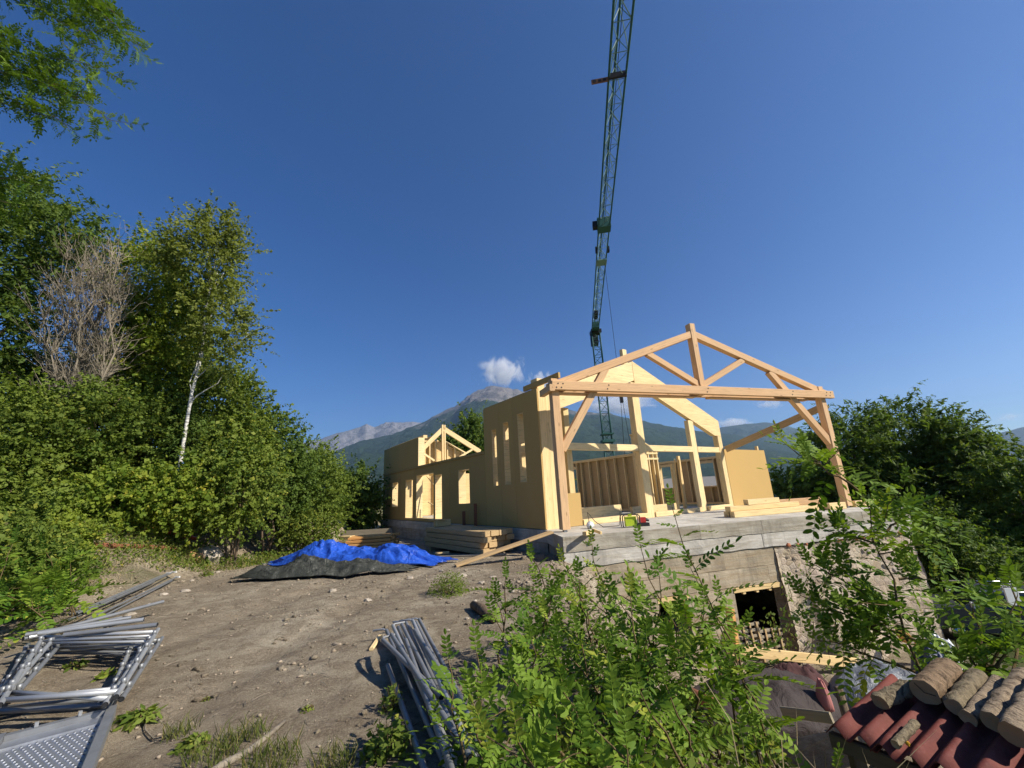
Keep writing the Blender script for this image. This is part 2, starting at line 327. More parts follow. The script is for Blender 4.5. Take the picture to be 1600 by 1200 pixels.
# ------------------------------------------------------------------ terrain
EY = [-60, -2, 2, 5, 8, 10, 10.62, 12.75, 26, 60]; EX = [3.5, 1.25, .80, .38, .25, .62, 1.02, 1.40, -7.4, -7.4]
def gz0(x, y):
    x = np.asarray(x, float); y = np.asarray(y, float)
    e = np.interp(y, EY, EX); d = x - e
    z = -.34*sm(9, 20, y) - .10*sm(.0, -1.6, d)*0
    low = -3.05 - .05*np.maximum(0, d-5) - .10*np.maximum(0, x-15)
    z = z + (low - z)*sm(-.15, 3.9, d)
    far = np.maximum(0, np.hypot(x, y-8)-30)
    z = z - .11*far*sm(-.55, -.15, x/np.maximum(1, np.abs(y)))
    bank = 1.35*sm(0, 2.3, -(x+8.5+.35*np.sin(y*.5))) + .21*np.maximum(0, -(x+10.5))
    z = z + np.minimum(bank, 16)*(1-sm(45, 120, y))
    return np.maximum(z, -160 + 0*z)
def gz(x, y):
    e = np.interp(y, EY, EX); d = np.asarray(x, float)-e; near = sm(60, 25, np.hypot(x, y))
    bk = sm(.0, .5, d)*sm(4.5, 3., d) + sm(8.2, 9., -np.asarray(x, float))
    nz = .035*fbm(x*.9, y*.9, 3, 3) + .018*fbm(x*4.1, y*4.1, 9, 3) + bk*(.16*fbm(x*1.3, y*1.3, 21, 4) + .05*fbm(x*5, y*5, 31, 3))
    rut = -.055*np.exp(-((x+2.6+.35*np.sin(y*.4))/.28)**2) - .055*np.exp(-((x+4.3+.35*np.sin(y*.4))/.28)**2)
    return gz0(x, y) + near*(nz + rut*sm(14, 9, y))
def axis(lo, hi, step, far, n):
    a = np.arange(lo, hi+1e-6, step); g = np.geomspace(step, far, n)
    return np.concatenate([(lo-np.cumsum(g))[::-1], a, hi+np.cumsum(g)])
ax = axis(-13, 12, .11, 2600, 34); ay = axis(.3, 19, .11, 2600, 34)
X, Y = np.meshgrid(ax, ay); Z = gz(X, Y); nx, ny = len(ax), len(ay)
idx = np.arange(nx*ny).reshape(ny, nx); Q = np.stack([idx[:-1, :-1], idx[:-1, 1:], idx[1:, 1:], idx[1:, :-1]], -1).reshape(-1, 4)
ground = bpy.data.objects.new('ground', mesh('ground', np.stack([X, Y, Z], -1).reshape(-1, 3), Q, True)); COL.objects.link(ground)
ground.data.materials.append(MT['ground']); tag(ground, 'trampled brown dirt of the building site and its banks', 'ground', kind='structure')
e_ = np.interp(Y, EY, EX); me = np.maximum.reduce([sm(9.6, 11.5, -X + .8*fbm(X*.6, Y*.6, 5)), sm(9, 14, X), sm(27, 34, Y), sm(.5, 1.5, X-e_)*sm(6, 3, Y)*.75])
me = np.clip(me + .5*sm(.15, .5, fbm(X*.8, Y*.8, 77))*sm(7.2, 9, -X), 0, 1)
at = ground.data.attributes.new('meadow', 'FLOAT', 'POINT'); at.data.foreach_set('value', me.ravel().astype(np.float32))

# ------------------------------------------------------------------ mountains (real distance and size)
def mount_mat(name, rock_lo, rock_hi, z_lo, z_hi, forest, rock, field=True):
    w = NT(name); w.pr(rock, .95, spec=.05); geo = w.n('ShaderNodeNewGeometry'); sep = w.n('ShaderNodeSeparateXYZ'); w.l(geo.outputs['Position'], sep.inputs[0])
    v = w.co('Object', (.001, .001, .001)); n = w.noise(v, 3.2, 7, .65); f = w.noise(v, 22, 6, .7)
    h = w.math('ADD', w.math('DIVIDE', w.math('SUBTRACT', sep.outputs['Z'], z_lo), z_hi-z_lo), w.math('MULTIPLY', w.math('SUBTRACT', n, .5), 1.5))
    rk = w.mix(w.ramp(f, [(.35, (0, 0, 0)), (.65, (1, 1, 1))]), c3(rock, 1.25), c3(rock, .5)); fo = w.mix(f, c3(forest, .6), c3(forest, 2.6))
    if field:
        fm = w.ramp(w.noise(v, 9, 5, .6, .8), [(.63, (0, 0, 0)), (.67, (1, 1, 1))]); lowm = w.ramp(w.math('DIVIDE', sep.outputs['Z'], 520.), [(.3, (1, 1, 1)), (.8, (0, 0, 0))])
        fo = w.mix(w.math('MULTIPLY', w.math('MULTIPLY', fm, lowm), .8), fo, (.24, .21, .13))
    return w.fin(w.mix(w.ramp(h, [(.42, (0, 0, 0)), (.58, (1, 1, 1))]), fo, rk), w.bump(f, .8, 60))
def mountain(name, label, pts, D, r0, z0, mat, seed, amp=.18, back=1500, na=420, nr=120, nscale=900.):
    az = []; te = []
    for px, py in pts:
        d = ray(px, py); az.append(math.atan2(d[0], d[1])); te.append(d[2]/math.hypot(d[0], d[1]))
    a = np.linspace(az[0], az[-1], na); hr = EYE + D*np.interp(a, az, te)
    t = np.concatenate([np.linspace(0, 1, nr), 1+np.linspace(.03, back/(D-r0), 14)]); A, Tt = np.meshgrid(a, t); H = np.broadcast_to(hr, A.shape)
    r = r0 + (D-r0)*Tt; x = r*np.sin(A); y = r*np.cos(A)
    prof = np.where(Tt <= 1, np.clip(Tt, 0, 1)**1.25, np.maximum(1-(Tt-1)*1.2, 0))
    rd = ridged(x/nscale, y/nscale, seed, 6)-.55
    hz = z0 + (H-z0)*prof + amp*(H-z0)*rd*np.clip(4*Tt*(1.06-Tt), 0, 1) + .075*np.maximum(H-z0, 0)*(ridged(x/260, y/260, seed+5, 4)-.5)*np.clip(Tt*1.2, 0, 1)*np.where(np.abs(Tt-1) < .015, .35, 1)
    m, n = A.shape; idx = np.arange(m*n).reshape(m, n); Qf = np.stack([idx[:-1, :-1], idx[:-1, 1:], idx[1:, 1:], idx[1:, :-1]], -1).reshape(-1, 4)[:, ::-1].copy()
    o = bpy.data.objects.new(name, mesh(name, np.stack([x, y, hz], -1).reshape(-1, 3), Qf, True)); COL.objects.link(o); o.data.materials.append(mat)
    return tag(o, label, 'mountain', kind='structure')
main = [(200, 800), (330, 760), (440, 730), (490, 716), (522, 706), (560, 692), (610, 680), (660, 662), (685, 650), (710, 636), (730, 621), (747, 612), (772, 607), (788, 607), (810, 612), (840, 624), (885, 640), (920, 645), (955, 649), (990, 656), (1030, 665), (1080, 672), (1140, 679), (1200, 692), (1280, 706), (1400, 716), (1600, 730), (1900, 735)]
mountain('mountain', 'forested mountain with a bare grey rocky summit', main, 6500, 900, -150, mount_mat('mountain_slopes', 0, 0, 780, 1500, (.020, .034, .016), (.24, .215, .19)), 4)
lf = [(330, 760), (400, 725), (470, 694), (500, 687), (525, 677), (548, 672), (560, 670), (572, 664), (585, 669), (600, 664), (612, 661), (635, 659), (650, 659), (680, 661), (740, 690), (800, 720)]
mountain('distant_ridge', 'pale craggy mountain ridge far away on the left', lf, 9000, 4500, 0, mount_mat('far_rock', 0, 0, 500, 900, (.10, .10, .09), (.265, .262, .27), False), 40, .22, nr=80, na=240)
rg = [(1020, 720), (1080, 690), (1110, 674), (1127, 669), (1155, 665), (1190, 661), (1215, 662), (1250, 670), (1300, 684), (1400, 700), (1500, 712), (1620, 730)]
mountain('distant_ridge', 'hazy blue mountain ridge behind the timber frame', rg, 8800, 5000, -60, mount_mat('far_slopes', 0, 0, 700, 1600, (.035, .05, .03), (.22, .20, .18)), 60, .16, nr=70, na=240)
rr = [(1400, 716), (1500, 694), (1545, 681), (1575, 673), (1600, 667), (1660, 650), (1760, 640), (1900, 690)]
mountain('distant_ridge', 'very faint blue mountain ridge at the far right', rr, 9300, 5600, -60, mount_mat('far_slopes_b', 0, 0, 900, 1600, (.05, .06, .045), (.2, .19, .18)), 80, .14, nr=60, na=200)

# ------------------------------------------------------------------ clouds (volumes beyond the haze)
def cloud(label, px0, px1, py0, py1, Yd, seed, dens=.0042, thr=.50, sx=1.5):
    a = aty(px0, py1, Yd); b = aty(px1, py0, Yd); c = (a+b)/2; w_ = abs(b[0]-a[0])/2; h_ = abs(b[2]-a[2])/2
    m = NT('cloud_vapour'); t = m.n('ShaderNodeTexCoord'); v = m.n('ShaderNodeVectorMath', operation='LENGTH'); m.l(t.outputs['Object'], v.inputs[0])
    mp = m.n('ShaderNodeMapping'); mp.inputs['Location'].default_value = (seed*1.7, seed*.9, seed*.3); mp.inputs['Scale'].default_value = (1.0*sx, .8, .75); m.l(t.outputs['Object'], mp.inputs[0])
    n = m.noise(mp.outputs[0], 1.9, 8, .66, .6)
    f = m.math('SUBTRACT', m.math('ADD', n, m.math('MULTIPLY', m.math('SUBTRACT', .62, v.outputs['Value']), .42)), thr)
    d = m.math('MULTIPLY', m.math('MINIMUM', m.math('MAXIMUM', m.math('MULTIPLY', f, 9), 0), 1), dens)
    pv = m.n('ShaderNodeVolumePrincipled'); pv.inputs['Color'].default_value = (1, 1, 1, 1); pv.inputs['Anisotropy'].default_value = .1; m.l(d, pv.inputs['Density']); m.l(pv.outputs[0], m.out.inputs['Volume'])
    k = 1.0; V = []
    n1, n2 = 16, 9
    for i in range(n2+1):
        th_ = math.pi*i/n2
        for j in range(n1): V.append((k*math.sin(th_)*math.cos(2*math.pi*j/n1), k*math.sin(th_)*math.sin(2*math.pi*j/n1), k*math.cos(th_)))
    Fc = [(i*n1+j, (i+1)*n1+j, (i+1)*n1+(j+1) % n1, i*n1+(j+1) % n1) for i in range(n2) for j in range(n1)]
    o = bpy.data.objects.new('cloud', mesh('cloud', V, Fc)); COL.objects.link(o); o.data.materials.append(m.m); o.location = tuple(c); o.scale = (w_, w_*.7, h_)
    return tag(o, label, 'cloud', 'small white clouds', 'stuff')
cloud('small white cloud hanging over the rocky summit', 735, 834, 546, 618, 12500, 3.3)
cloud('small white cloud beside the plank end on the wall top', 820, 876, 572, 622, 12500, 8.1)
cloud('flat white cloud seen through the middle of the timber frame', 880, 1045, 606, 656, 12800, 5.2)
cloud('tiny white cloud above the blue ridge between timbers', 1112, 1178, 648, 678, 13500, 2.4)
cloud('wisp of cloud under the right end of the tie beam', 1178, 1226, 620, 644, 13500, 6.7, .003)
cloud('pale wisp of cloud in the sky at far right', 1555, 1600, 642, 662, 13500, 9.9, .0012)

# ------------------------------------------------------------------ haze
hz = MB().box(-11500, 11500, -400, 11300, -175, 2300)
h_ = NT('valley_haze'); pv = h_.n('ShaderNodeVolumePrincipled'); pv.inputs['Color'].default_value = (.50, .70, 1, 1); pv.inputs['Density'].default_value = 5.3e-5; pv.inputs['Anisotropy'].default_value = .38
h_.l(pv.outputs[0], h_.out.inputs['Volume'])
ho = hz.build('haze', h_.m); tag(ho, 'thin blue haze filling the valley air', 'haze', kind='stuff')

# ------------------------------------------------------------------ foundation
A = np.array([1.032, 10.620, SL]); B = np.array([12.494, 13.924, SL]); WD = math.atan2(B[1]-A[1], B[0]-A[0])
TH = R(34.16); C = np.array([.772, 12.751, SL]); uu = np.array([math.cos(TH), math.sin(TH), 0]); vv = np.array([-math.sin(TH), math.cos(TH), 0])
fnd = T('foundation', 'grey concrete slab on an old stone basement carrying the timber house', 'foundation', A, WD)
def wl_(P): d = np.array(P, float)-A; return np.array([d[0]*math.cos(WD)+d[1]*math.sin(WD), -d[0]*math.sin(WD)+d[1]*math.cos(WD), d[2]])
Dp = C+16.4*vv-.06*uu; E1 = C+16.4*vv+13.8*uu; Cp = C-.05*uu-.06*vv
poly = [wl_(p) for p in (A, B, E1, Dp, Cp)]
def prism(poly, z0, z1, ins=0):
    n = len(poly); V = [(p[0], p[1]+(ins if i < 2 else 0), z) for z in (z0, z1) for i, p in enumerate(poly)]
    return V, [tuple(range(n-1, -1, -1)), tuple(range(n, 2*n))] + [(i, (i+1) % n, n+(i+1) % n, n+i) for i in range(n)]
V, Fc = prism(poly, -.34, 0, .05); O('slab', V, Fc, MT['slab'], fnd, world=False)
SW = poly[1][0]
def row(name, s0, s1, z0, z1, y, mat, step, jit=.008, thick=.3):
    s = s0
    while s < s1-.05:
        e = min(s1, s+step*random.uniform(.8, 1.25))
        if s1-e < .4: e = s1
        dy = random.uniform(-jit, jit); m = MB(); n = max(2, int((e-s)/.25)); xs = np.linspace(s+.003, e-.003, n+1); zr = lambda: random.uniform(-.012, .012)
        V = []
        for i, x in enumerate(xs): V += [(x, y+dy+random.uniform(-.004, .004), z0+zr()), (x, y+dy+random.uniform(-.004, .004), z1), (x, y+thick, z1), (x, y+thick, z0)]
        Fq = [(4*i+k, 4*i+4+k, 4*i+4+(k+1) % 4, 4*i+(k+1) % 4) for i in range(n) for k in range(4)] + [(0, 1, 2, 3), (4*n+3, 4*n+2, 4*n+1, 4*n)]
        O(name, V, [f[::-1] for f in Fq], mat, fnd, world=False); s = e
row('concrete_panel', 0, SW, -.355, -.004, 0, MT['concrete'], 2.1, .005, .049)
row('concrete_panel', 0, SW, -.72, -.365, .012, MT['concrete_pale'], 2.6, .01)
row('concrete_panel', .05, 6.55, -1.18, -.735, .045, MT['concrete_tan'], 2.3, .012)
row('concrete_panel', .05, 6.62, -1.63, -1.19, .05, MT['concrete_tan'], 2.0, .012)
row('concrete_panel', .05, 2.45, -3.9, -1.64, .05, MT['concrete_tan'], 1.3, .02)
row('concrete_panel', 3.3, 4.76, -3.9, -1.64, .055, MT['concrete_tan'], 1.6, .02)
row('concrete_panel', 2.46, 3.29, -3.9, -2.5, .06, MT['concrete_tan'], 1.2, .02)
def stone_wall():
    xs = np.arange(6.34, SW-.1, .075); zs = np.arange(-3.9, -.70, .075); Xg, Zg = np.meshgrid(xs, zs)
    bat = .20*sm(-.7, -3.2, Zg)*2.0*sm(6.6, 7.4, Xg)*sm(9.6, 8.6, Xg) + .08*sm(-.7, -3, Zg)
    # uneven rubble: each stone proud by its own amount
    cx, cz = Xg/.34+.4*vnoise(Xg*2, Zg*2, 4), Zg/.22+.4*vnoise(Xg*2, Zg*2, 8)
    st = _h(np.floor(cx).astype(int), np.floor(cz).astype(int), 5)
    Yg = .04 - bat - .06*fbm(Xg*1.6, Zg*1.6, 2, 4) - .045*fbm(Xg*6, Zg*6, 12, 3) - .05*st*sm(.0, .3, vnoise(Xg*.9, Zg*.9, 50)-.35)
    m, n = Xg.shape; V = np.stack([Xg, Yg, Zg], -1).reshape(-1, 3); idx = np.arange(m*n).reshape(m, n)
    Qf = np.stack([idx[:-1, :-1], idx[:-1, 1:], idx[1:, 1:], idx[1:, :-1]], -1).reshape(-1, 4).tolist(); V = V.tolist()
    def edge(ids):
        b = len(V)
        for i in ids: V.append((V[i][0], .34, V[i][2]))
        for k in range(len(ids)-1): Qf.append((ids[k], b+k, b+k+1, ids[k+1]))
    edge(list(idx[:, 0])); edge(list(idx[::-1, -1])); edge(list(idx[-1, :]))
    O('stone_wall', V, Qf, MT['rubble'], fnd, True, world=False)
    for i in range(70):
        s, z = random.uniform(6.5, SW-.3), random.uniform(-3.3, -.85); r = random.uniform(.05, .15)
        y = .04-.20*float(sm(-.7, -3.2, z))*2*float(sm(6.6, 7.4, s)*sm(9.6, 8.6, s))-.08*float(sm(-.7, -3, z))
        V2, F2 = rock(r, i); O('stone', V2*np.array([1.2, .55, .8])+np.array([s, y, z]), F2, MT[random.choice(['rubble', 'stone', 'rubble', 'gravel'])], fnd, world=False)
    for i in range(26):
        s = random.uniform(6.6, SW-.2); V2, F2 = rock(random.uniform(.03, .07), i+200); O('stone', V2+np.array([s, .0, -.74+random.uniform(-.03, .02)]), F2, MT[random.choice(['brick', 'rubble', 'stone'])], fnd, world=False)
def rock(r, seed):
    q = np.random.default_rng(seed); V = []; n1, n2 = 6, 4
    for i in range(n2+1):
        for j in range(n1):
            a = math.pi*i/n2; b = 2*math.pi*(j+.5*(i % 2))/n1; k = r*q.uniform(.72, 1.12)
            V.append((k*math.sin(a)*math.cos(b), k*math.sin(a)*math.sin(b), k*math.cos(a)))
    Fq = [(i*n1+j, (i+1)*n1+j, (i+1)*n1+(j+1) % n1, i*n1+(j+1) % n1) for i in range(n2) for j in range(n1)]
    return np.array(V), Fq
stone_wall()
# side and rear basement walls close the cellar
def side(p, q, z0, z1, name='basement_wall', mat='concrete', t=.25):
    p = np.array(p); q = np.array(q); d = unit(q-p); n = np.array([-d[1], d[0], 0]); V = []
    for z in (z0, z1):
        for a, b in ((p, .0), (q, .0), (q, t), (p, t)): V.append((a[0]+n[0]*b, a[1]+n[1]*b, z))
    O(name, V, BOXF, MT[mat], fnd, world=False)
o5 = lambda a, b: np.array([a, b, 0.])
side(poly[4]+o5(.03, -.10), poly[0]+o5(.03, .055), -3.6, -.345, mat='concrete')  # left return by the plank
side(poly[3]+o5(.02, 0), poly[4]+o5(.02, 0), -1.6, -.345)
side(poly[1]+o5(-.04, .10), poly[2]+o5(-.04, 0), -4.6, -.345, mat='rubble')
side(poly[2]+o5(0, -.04), poly[3]+o5(0, -.04), -4.6, -.345)
for s0, s1, z in ((4.74, 6.40, -1.66), (2.42, 3.33, -1.66)):
    m = O('lintel_board', boxv(s0, s1, .035, .10, z-.10, z+.015), BOXF, MT['spruce'], fnd, world=False)
    for k in range(3): O('spacer_block', boxv(s0+.3+k*.42*(s1-s0)/1.6, s0+.38+k*.42*(s1-s0)/1.6, .05, .12, z-.16, z-.1), BOXF, MT['spruce'], fnd, world=False)
O('opening_reveal', boxv(6.36, 6.46, .12, .33, -3.9, -1.67), BOXF, MT['rubble'], fnd, world=False)

# ------------------------------------------------------------------ timber house (local axes: x along the gable, y along the long wall)
house = T('timber_house', 'unfinished timber frame house with brown fibreboard walls on a concrete slab', 'house', C, TH)
def hb(name, p0, p1, w, h, mat='spruce', up=(0, 0, 1), par=None, ch=.006): return beam(name, p0, p1, w, h, MT[mat], par or house, up, ch, world=False)
def hbox(name, *a, mat='fibre', par=None): return O(name, boxv(*a), BOXF, MT[mat], par or house, world=False)
def rects(a0, a1, z0, z1, holes):
    xs = sorted({a0, a1, *[h for q in holes for h in q[:2] if a0 < h < a1]}); out = []
    for p, q in zip(xs[:-1], xs[1:]):
        zz = [(z0, z1)]
        for h0, h1, b0, b1 in holes:
            if h0 < (p+q)/2 < h1:
                zz = [s for z_0, z_1 in zz for s in ((z_0, min(z_1, b0)), (max(z_0, b1), z_1)) if s[1]-s[0] > .001]
        out += [(p, q, *z) for z in zz]
    return out
def wall_y(name, u0, u1, a0, a1, z0, z1, holes, mat):
    m = MB()
    for p, q, b0, b1 in rects(a0, a1, z0, z1, holes): m.box(u0, u1, p, q, b0, b1)
    return m.build(name, MT[mat], house, world=False)
TW = [(.82, 1.20, 1.42, 3.69), (1.75, 2.13, 1.39, 3.55), (2.58, 2.93, 1.37, 3.42)]
LW = [(4.75, 5.75, .78, 2.15), (7.42, 8.20, .14, 2.12), (8.37, 10.60, .14, 2.25), (11.10, 12.20, .12, 2.10), (13.45, 14.48, .70, 2.08)]
for a0, a1 in ((0, 1.465), (1.475, 2.355), (2.365, 3.47)): wall_y('cladding_board', 0, .06, a0, a1, .02, 4.30, TW, 'fibre')
for a0, a1 in ((3.49, 4.7), (4.71, 6.59), (6.60, 8.28), (8.29, 10.85), (10.865, 13.0), (13.01, 14.9), (14.91, 16.25)): wall_y('cladding_board', .006, .06, a0, a1, .02, 2.60, LW, 'fibre')
wall_y('stud_wall', .065, .34, .02, 3.46, .03, 4.27, TW, 'spruce'); wall_y('stud_wall', .065, .34, 3.47, 16.24, .03, 2.58, LW, 'spruce')
for h in TW+LW:                                                      # timber linings of the openings
    a0, a1, b0, b1 = h; m = MB(); t = .022
    m.box(.012, .345, a1-t, a1-.002, b0+.002, b1-.002).box(.012, .345, a0+.002, a0+t, b0+.002, b1-.002).box(.012, .345, a0+t, a1-t, b1-t, b1-.002).box(.012, .345, a0+t, a1-t, b0+.002, b0+t)
    m.build('window_lining', MT['clt'], house, world=False)
hbox('ledge', -.035, .34, 3.475, 16.28, 2.602, 2.70, mat='fibre')
for a0, a1 in ((10.40, 13.3), (13.304, 16.25)): hbox('cladding_board', .0, .06, a0, a1, 2.703, 4.17)
hbox('stud_wall', .065, .30, 10.405, 16.24, 2.705, 4.16, mat='spruce')
hb('wall_plate', (.45, 10.5, 4.26), (.45, 16.2, 4.26), .22, .16, 'clt'); hb('wall_plate', (1.3, 10.9, 4.36), (1.0, 16.2, 4.36), .2, .14, 'clt')
hbox('corner_stud', .005, .34, 10.33, 10.397, 2.705, 4.17, mat='clt')
# small framed gable standing across the long wing
yg = 10.62
hb('gable_rafter', (.22, yg, 3.50), (1.50, yg, 4.72), .10, .24, 'clt'); hb('gable_rafter', (1.58, yg, 4.72), (3.8, yg, 3.50), .10, .26, 'clt')
hb('gable_post', (1.47, yg-.02, 2.72), (1.47, yg-.02, 4.95), .09, .14, 'clt', (0, 1, 0)); hb('gable_post', (1.62, yg+.02, 2.72), (1.62, yg+.02, 4.95), .08, .14, 'clt', (0, 1, 0))
hb('gable_strut', (.22, yg, 3.48), (1.0, yg, 3.0), .08, .1, 'clt'); hb('gable_strut', (2.5, yg, 3.2), (3.3, yg, 3.62), .08, .1, 'clt')
for k, x in enumerate((.1, .42, .95, 1.28, 2.0, 2.45, 2.9)):
    top = 4.05 if x < 1.4 else 4.2-(x-1.6)*.48; hb('stud', (x, yg+.55, 2.6), (x, yg+.55, top), .07, .16, 'clt', (0, 1, 0))
hbox('sheathing', .05, 1.42, yg+.66, yg+.69, 2.6, 4.05, mat='spruce')
m = MB(); m.add([(1.45, yg+.66, 2.6), (3.2, yg+.66, 2.6), (3.2, yg+.66, 3.42), (1.45, yg+.66, 4.22), (1.45, yg+.69, 2.6), (3.2, yg+.69, 2.6), (3.2, yg+.69, 3.42), (1.45, yg+.69, 4.22)], BOXF); m.build('sheathing', MT['spruce'], house, world=False)
hb('gable_plate', (.05, yg+.55, 4.1), (1.4, yg+.55, 4.1), .16, .07, 'clt'); hb('gable_plate', (1.62, yg+.55, 4.24), (3.2, yg+.55, 3.46), .16, .07, 'clt')
# glulam gable frame in the front plane
yf = .16
GR = [(0.10, 3.42, 4.18), (4.93, 5.05, 5.93), (10.36, 3.08, 3.80)]
def slab_uz(name, pts, y0, y1, mat):
    n = len(pts); V = [(p[0], y, p[1]) for y in (y0, y1) for p in pts]
    return O(name, V, [tuple(range(n)), tuple(range(2*n-1, n-1, -1))] + [(i, n+i, n+(i+1) % n, (i+1) % n) for i in range(n)], MT[mat], house, world=False)
slab_uz('glulam_rafter', [(.34, 3.50), (4.90, 5.13), (4.90, 5.90), (.34, 4.27)], .06, .24, 'clt')
slab_uz('glulam_rafter', [(4.905, 5.05), (9.86, 3.12), (10.34, 3.12), (10.34, 3.80), (4.905, 5.93)], .05, .25, 'clt')
def col(x, z0, z1, w=.30, d=.22, y=yf, mat='spruce', name='column'): return hb(name, (x, y, z0), (x, y, z1), w, d, mat, (0, 1, 0), ch=.01)
col(.19, .0, 4.66, .30, .34, .17, 'clt'); hb('column', (.43, .14, .0), (.43, .14, 4.2), .17, .26, 'clt', (0, 1, 0))
col(1.40, .0, 3.82, .24, .2, .36); col(4.84, .0, 5.03, .40, .26, .17, 'clt'); col(8.22, .02, 3.72, .36, .2, .17, 'clt'); col(10.20, .02, 3.11, .30, .24, .17, 'clt')
hb('ridge_post', (4.87, .40, 5.2), (4.87, .40, 6.50), .24, .16, 'clt', (0, 1, 0))
hbox('panel', .525, 1.50, .03, .12, .01, 1.0); hbox('panel', .515, .79, .005, .028, .01, 1.0)
for a, b in ((.52, 4.63), (5.05, 8.03), (8.41, 10.04)): hb('mid_beam', (a, .14, 2.49), (b, .14, 2.49), .16, .23, 'clt')
for a, b in ((1.52, 4.63), (5.05, 8.03), (8.41, 10.04)):
    hb('sill_beam', (a, .10, .09), (b, .10, .09), .22, .17, 'clt')
hb('sill_beam', (1.6, 1.35, .24), (4.7, 1.35, .24), .12, .46, 'clt'); hb('sill_beam', (5.15, 1.2, .18), (7.9, 1.2, .18), .12, .34, 'clt')
hbox('panel', 10.36, 13.95, .04, .14, .02, 2.52); hbox('stud_wall', 10.36, 13.93, .145, .36, .03, 2.5, mat='spruce')
hb('corner_stud', (13.70, .25, 2.5), (13.70, .25, 2.74), .12, .12, 'spruce', (0, 1, 0)); hbox('top_board', -.02, .05, -1.15, .70, 4.36, 4.53, mat='fibre')
hbox('wall_plate', .03, .33, .36, 3.44, 4.28, 4.34, mat='board')
# inner stud walls
hb_ = hb
def stud_wall(x, y0, y1, h, holes, sgn=-1, step=.6, mats=('spruce', 'board')):
    pw = bpy.data.objects.new('partition_wall', None); COL.objects.link(pw); pw.parent = house
    def hb(*a, **k): k['par'] = pw; return hb_(*a, **k)
    wall_y('sheathing', x, x+.03, y0, y1, .02, h, holes, mats[1]).parent = pw; y = y0+.05; ys = []
    while y < y1: ys.append(y); y += step
    for y in ys+[y1-.05]:
        segs = rects(y-.001, y+.001, .12, h-.12, holes)
        for s in segs: hb('stud', (x+sgn*.085, y, s[2]), (x+sgn*.085, y, s[3]), .06, .15, mats[0], (1, 0, 0))
    hb('top_plate', (x+sgn*.085, y0, h-.05), (x+sgn*.085, y1, h-.05), .17, .12, mats[0]); hb('bottom_plate', (x+sgn*.085, y0, .07), (x+sgn*.085, y1, .07), .17, .1, mats[0])
    for a0, a1, b0, b1 in holes:
        for y in (a0-.035, a1+.035): hb('stud', (x+sgn*.088, y, .1), (x+sgn*.088, y, h-.1), .06, .16, mats[0], (1, 0, 0))
        hb('header', (x+sgn*.09, a0, b1+.07), (x+sgn*.09, a1, b1+.07), .16, .14, mats[0])
        if b0 > .3: hb('window_sill', (x+sgn*.09, a0, b0-.04), (x+sgn*.09, a1, b0-.04), .2, .07, mats[0])
stud_wall(7.9, 2.95, 15.9, 2.62, [(7.0, 7.95, .12, 2.2), (10.6, 11.6, .9, 2.2)])
stud_wall(13.6, .4, 9.5, 2.45, [(2.5, 3.5, .95, 2.15), (4.9, 5.9, .95, 2.15)])
for k in range(7): hb('stud', (1.0+k*1.1, 15.95, .1), (1.0+k*1.1, 15.95, 2.6), .06, .15, 'spruce', (0, 1, 0))
hbox('sheathing', .35, 7.8, 16.05, 16.09, .02, 2.62, mat='spruce')
# cross wall with the half gable
yc = 2.86
for x, t in ((7.72, 3.42), (8.0, 3.3), (8.3, 3.15), (8.62, 3.0), (8.95, 2.85), (9.25, 2.7)):
    hb('stud', (x, yc, .1), (x, yc, t), .07, .15, 'clt', (0, 1, 0))
hb('gable_plate', (7.62, yc, 3.50), (9.4, yc, 2.70), .15, .06, 'clt'); hb('gable_plate', (7.68, yc-.01, 2.62), (9.3, yc-.01, 2.62), .16, .09, 'clt'); hb('gable_plate', (7.68, yc-.01, 2.36), (9.3, yc-.01, 2.36), .16, .09, 'clt')
hbox('sheathing', 8.05, 9.3, yc+.10, yc+.13, .02, 2.3, mat='board')
for x, y, t in ((8.9, 1.8, 2.05), (9.6, 1.9, 2.4)): hb('prop', (x, y, .02), (x+.02, y, t), .16, .1, 'spruce', (0, 1, 0))
for p, q in (((8.0, 4.2, .03), (9.3, 3.0, 2.3)), ((9.9, 2.2, .03), (9.2, 1.6, 2.2)), ((10.9, 3.2, .03), (9.9, 2.3, 2.3))): hb('prop', p, q, .05, .04, 'spruce')
# doorway framing of the long wall
hb('door_post', (.20, 10.75, .1), (.20, 10.75, 2.3), .24, .2, 'clt', (1, 0, 0)); hb('header', (.9, 8.3, 2.32), (.9, 10.8, 2.32), .2, .2, 'clt')
for p, q in (((.5, 10.4, 2.2), (1.2, 8.6, .3)), ((.5, 10.2, .9), (1.2, 9.2, .2))): hb('prop', p, q, .045, .045, 'clt')
hbox('inner_panel', 2.6, 2.7, 8.6, 9.6, .02, 2.4, mat='spruce')

# ------------------------------------------------------------------ porch truss
PL = np.array([1.2197, 11.8958, SL]); PD = np.array([.94958, .31352, 0]); PN = np.array([.31352, -.94958, 0]); PA = math.atan2(PD[1], PD[0])
porch = T('porch_truss', 'reddish timber truss on two posts standing at the front of the slab', 'truss', PL, PA)
def pb(name, p0, p1, w, h, mat='douglas', up=(0, 1, 0), par=None): return beam(name, p0, p1, w, h, MT[mat], par or porch, up, .01, world=False)
SP = 10.96
for x, top in ((.02, 4.34), (11.0, 4.42)):
    p_ = pb('post', (x, 0, .06), (x, 0, top), .24, .24, up=(0, 1, 0)); O('post_shoe', boxv(x-.05, x+.05, -.05, .05, .0, .07), BOXF, MT['galv'], porch, world=False)
for y in (-.19, .19): pb('tie_beam', (-.12, y, 4.10), (11.42, y, 4.08), .28, .13, up=(0, 1, 0))
pb('sub_beam', (.15, .06, 3.915), (5.2, .06, 3.915), .05, .22); pb('sub_beam', (5.75, .06, 3.90), (10.3, .06, 3.90), .05, .22)
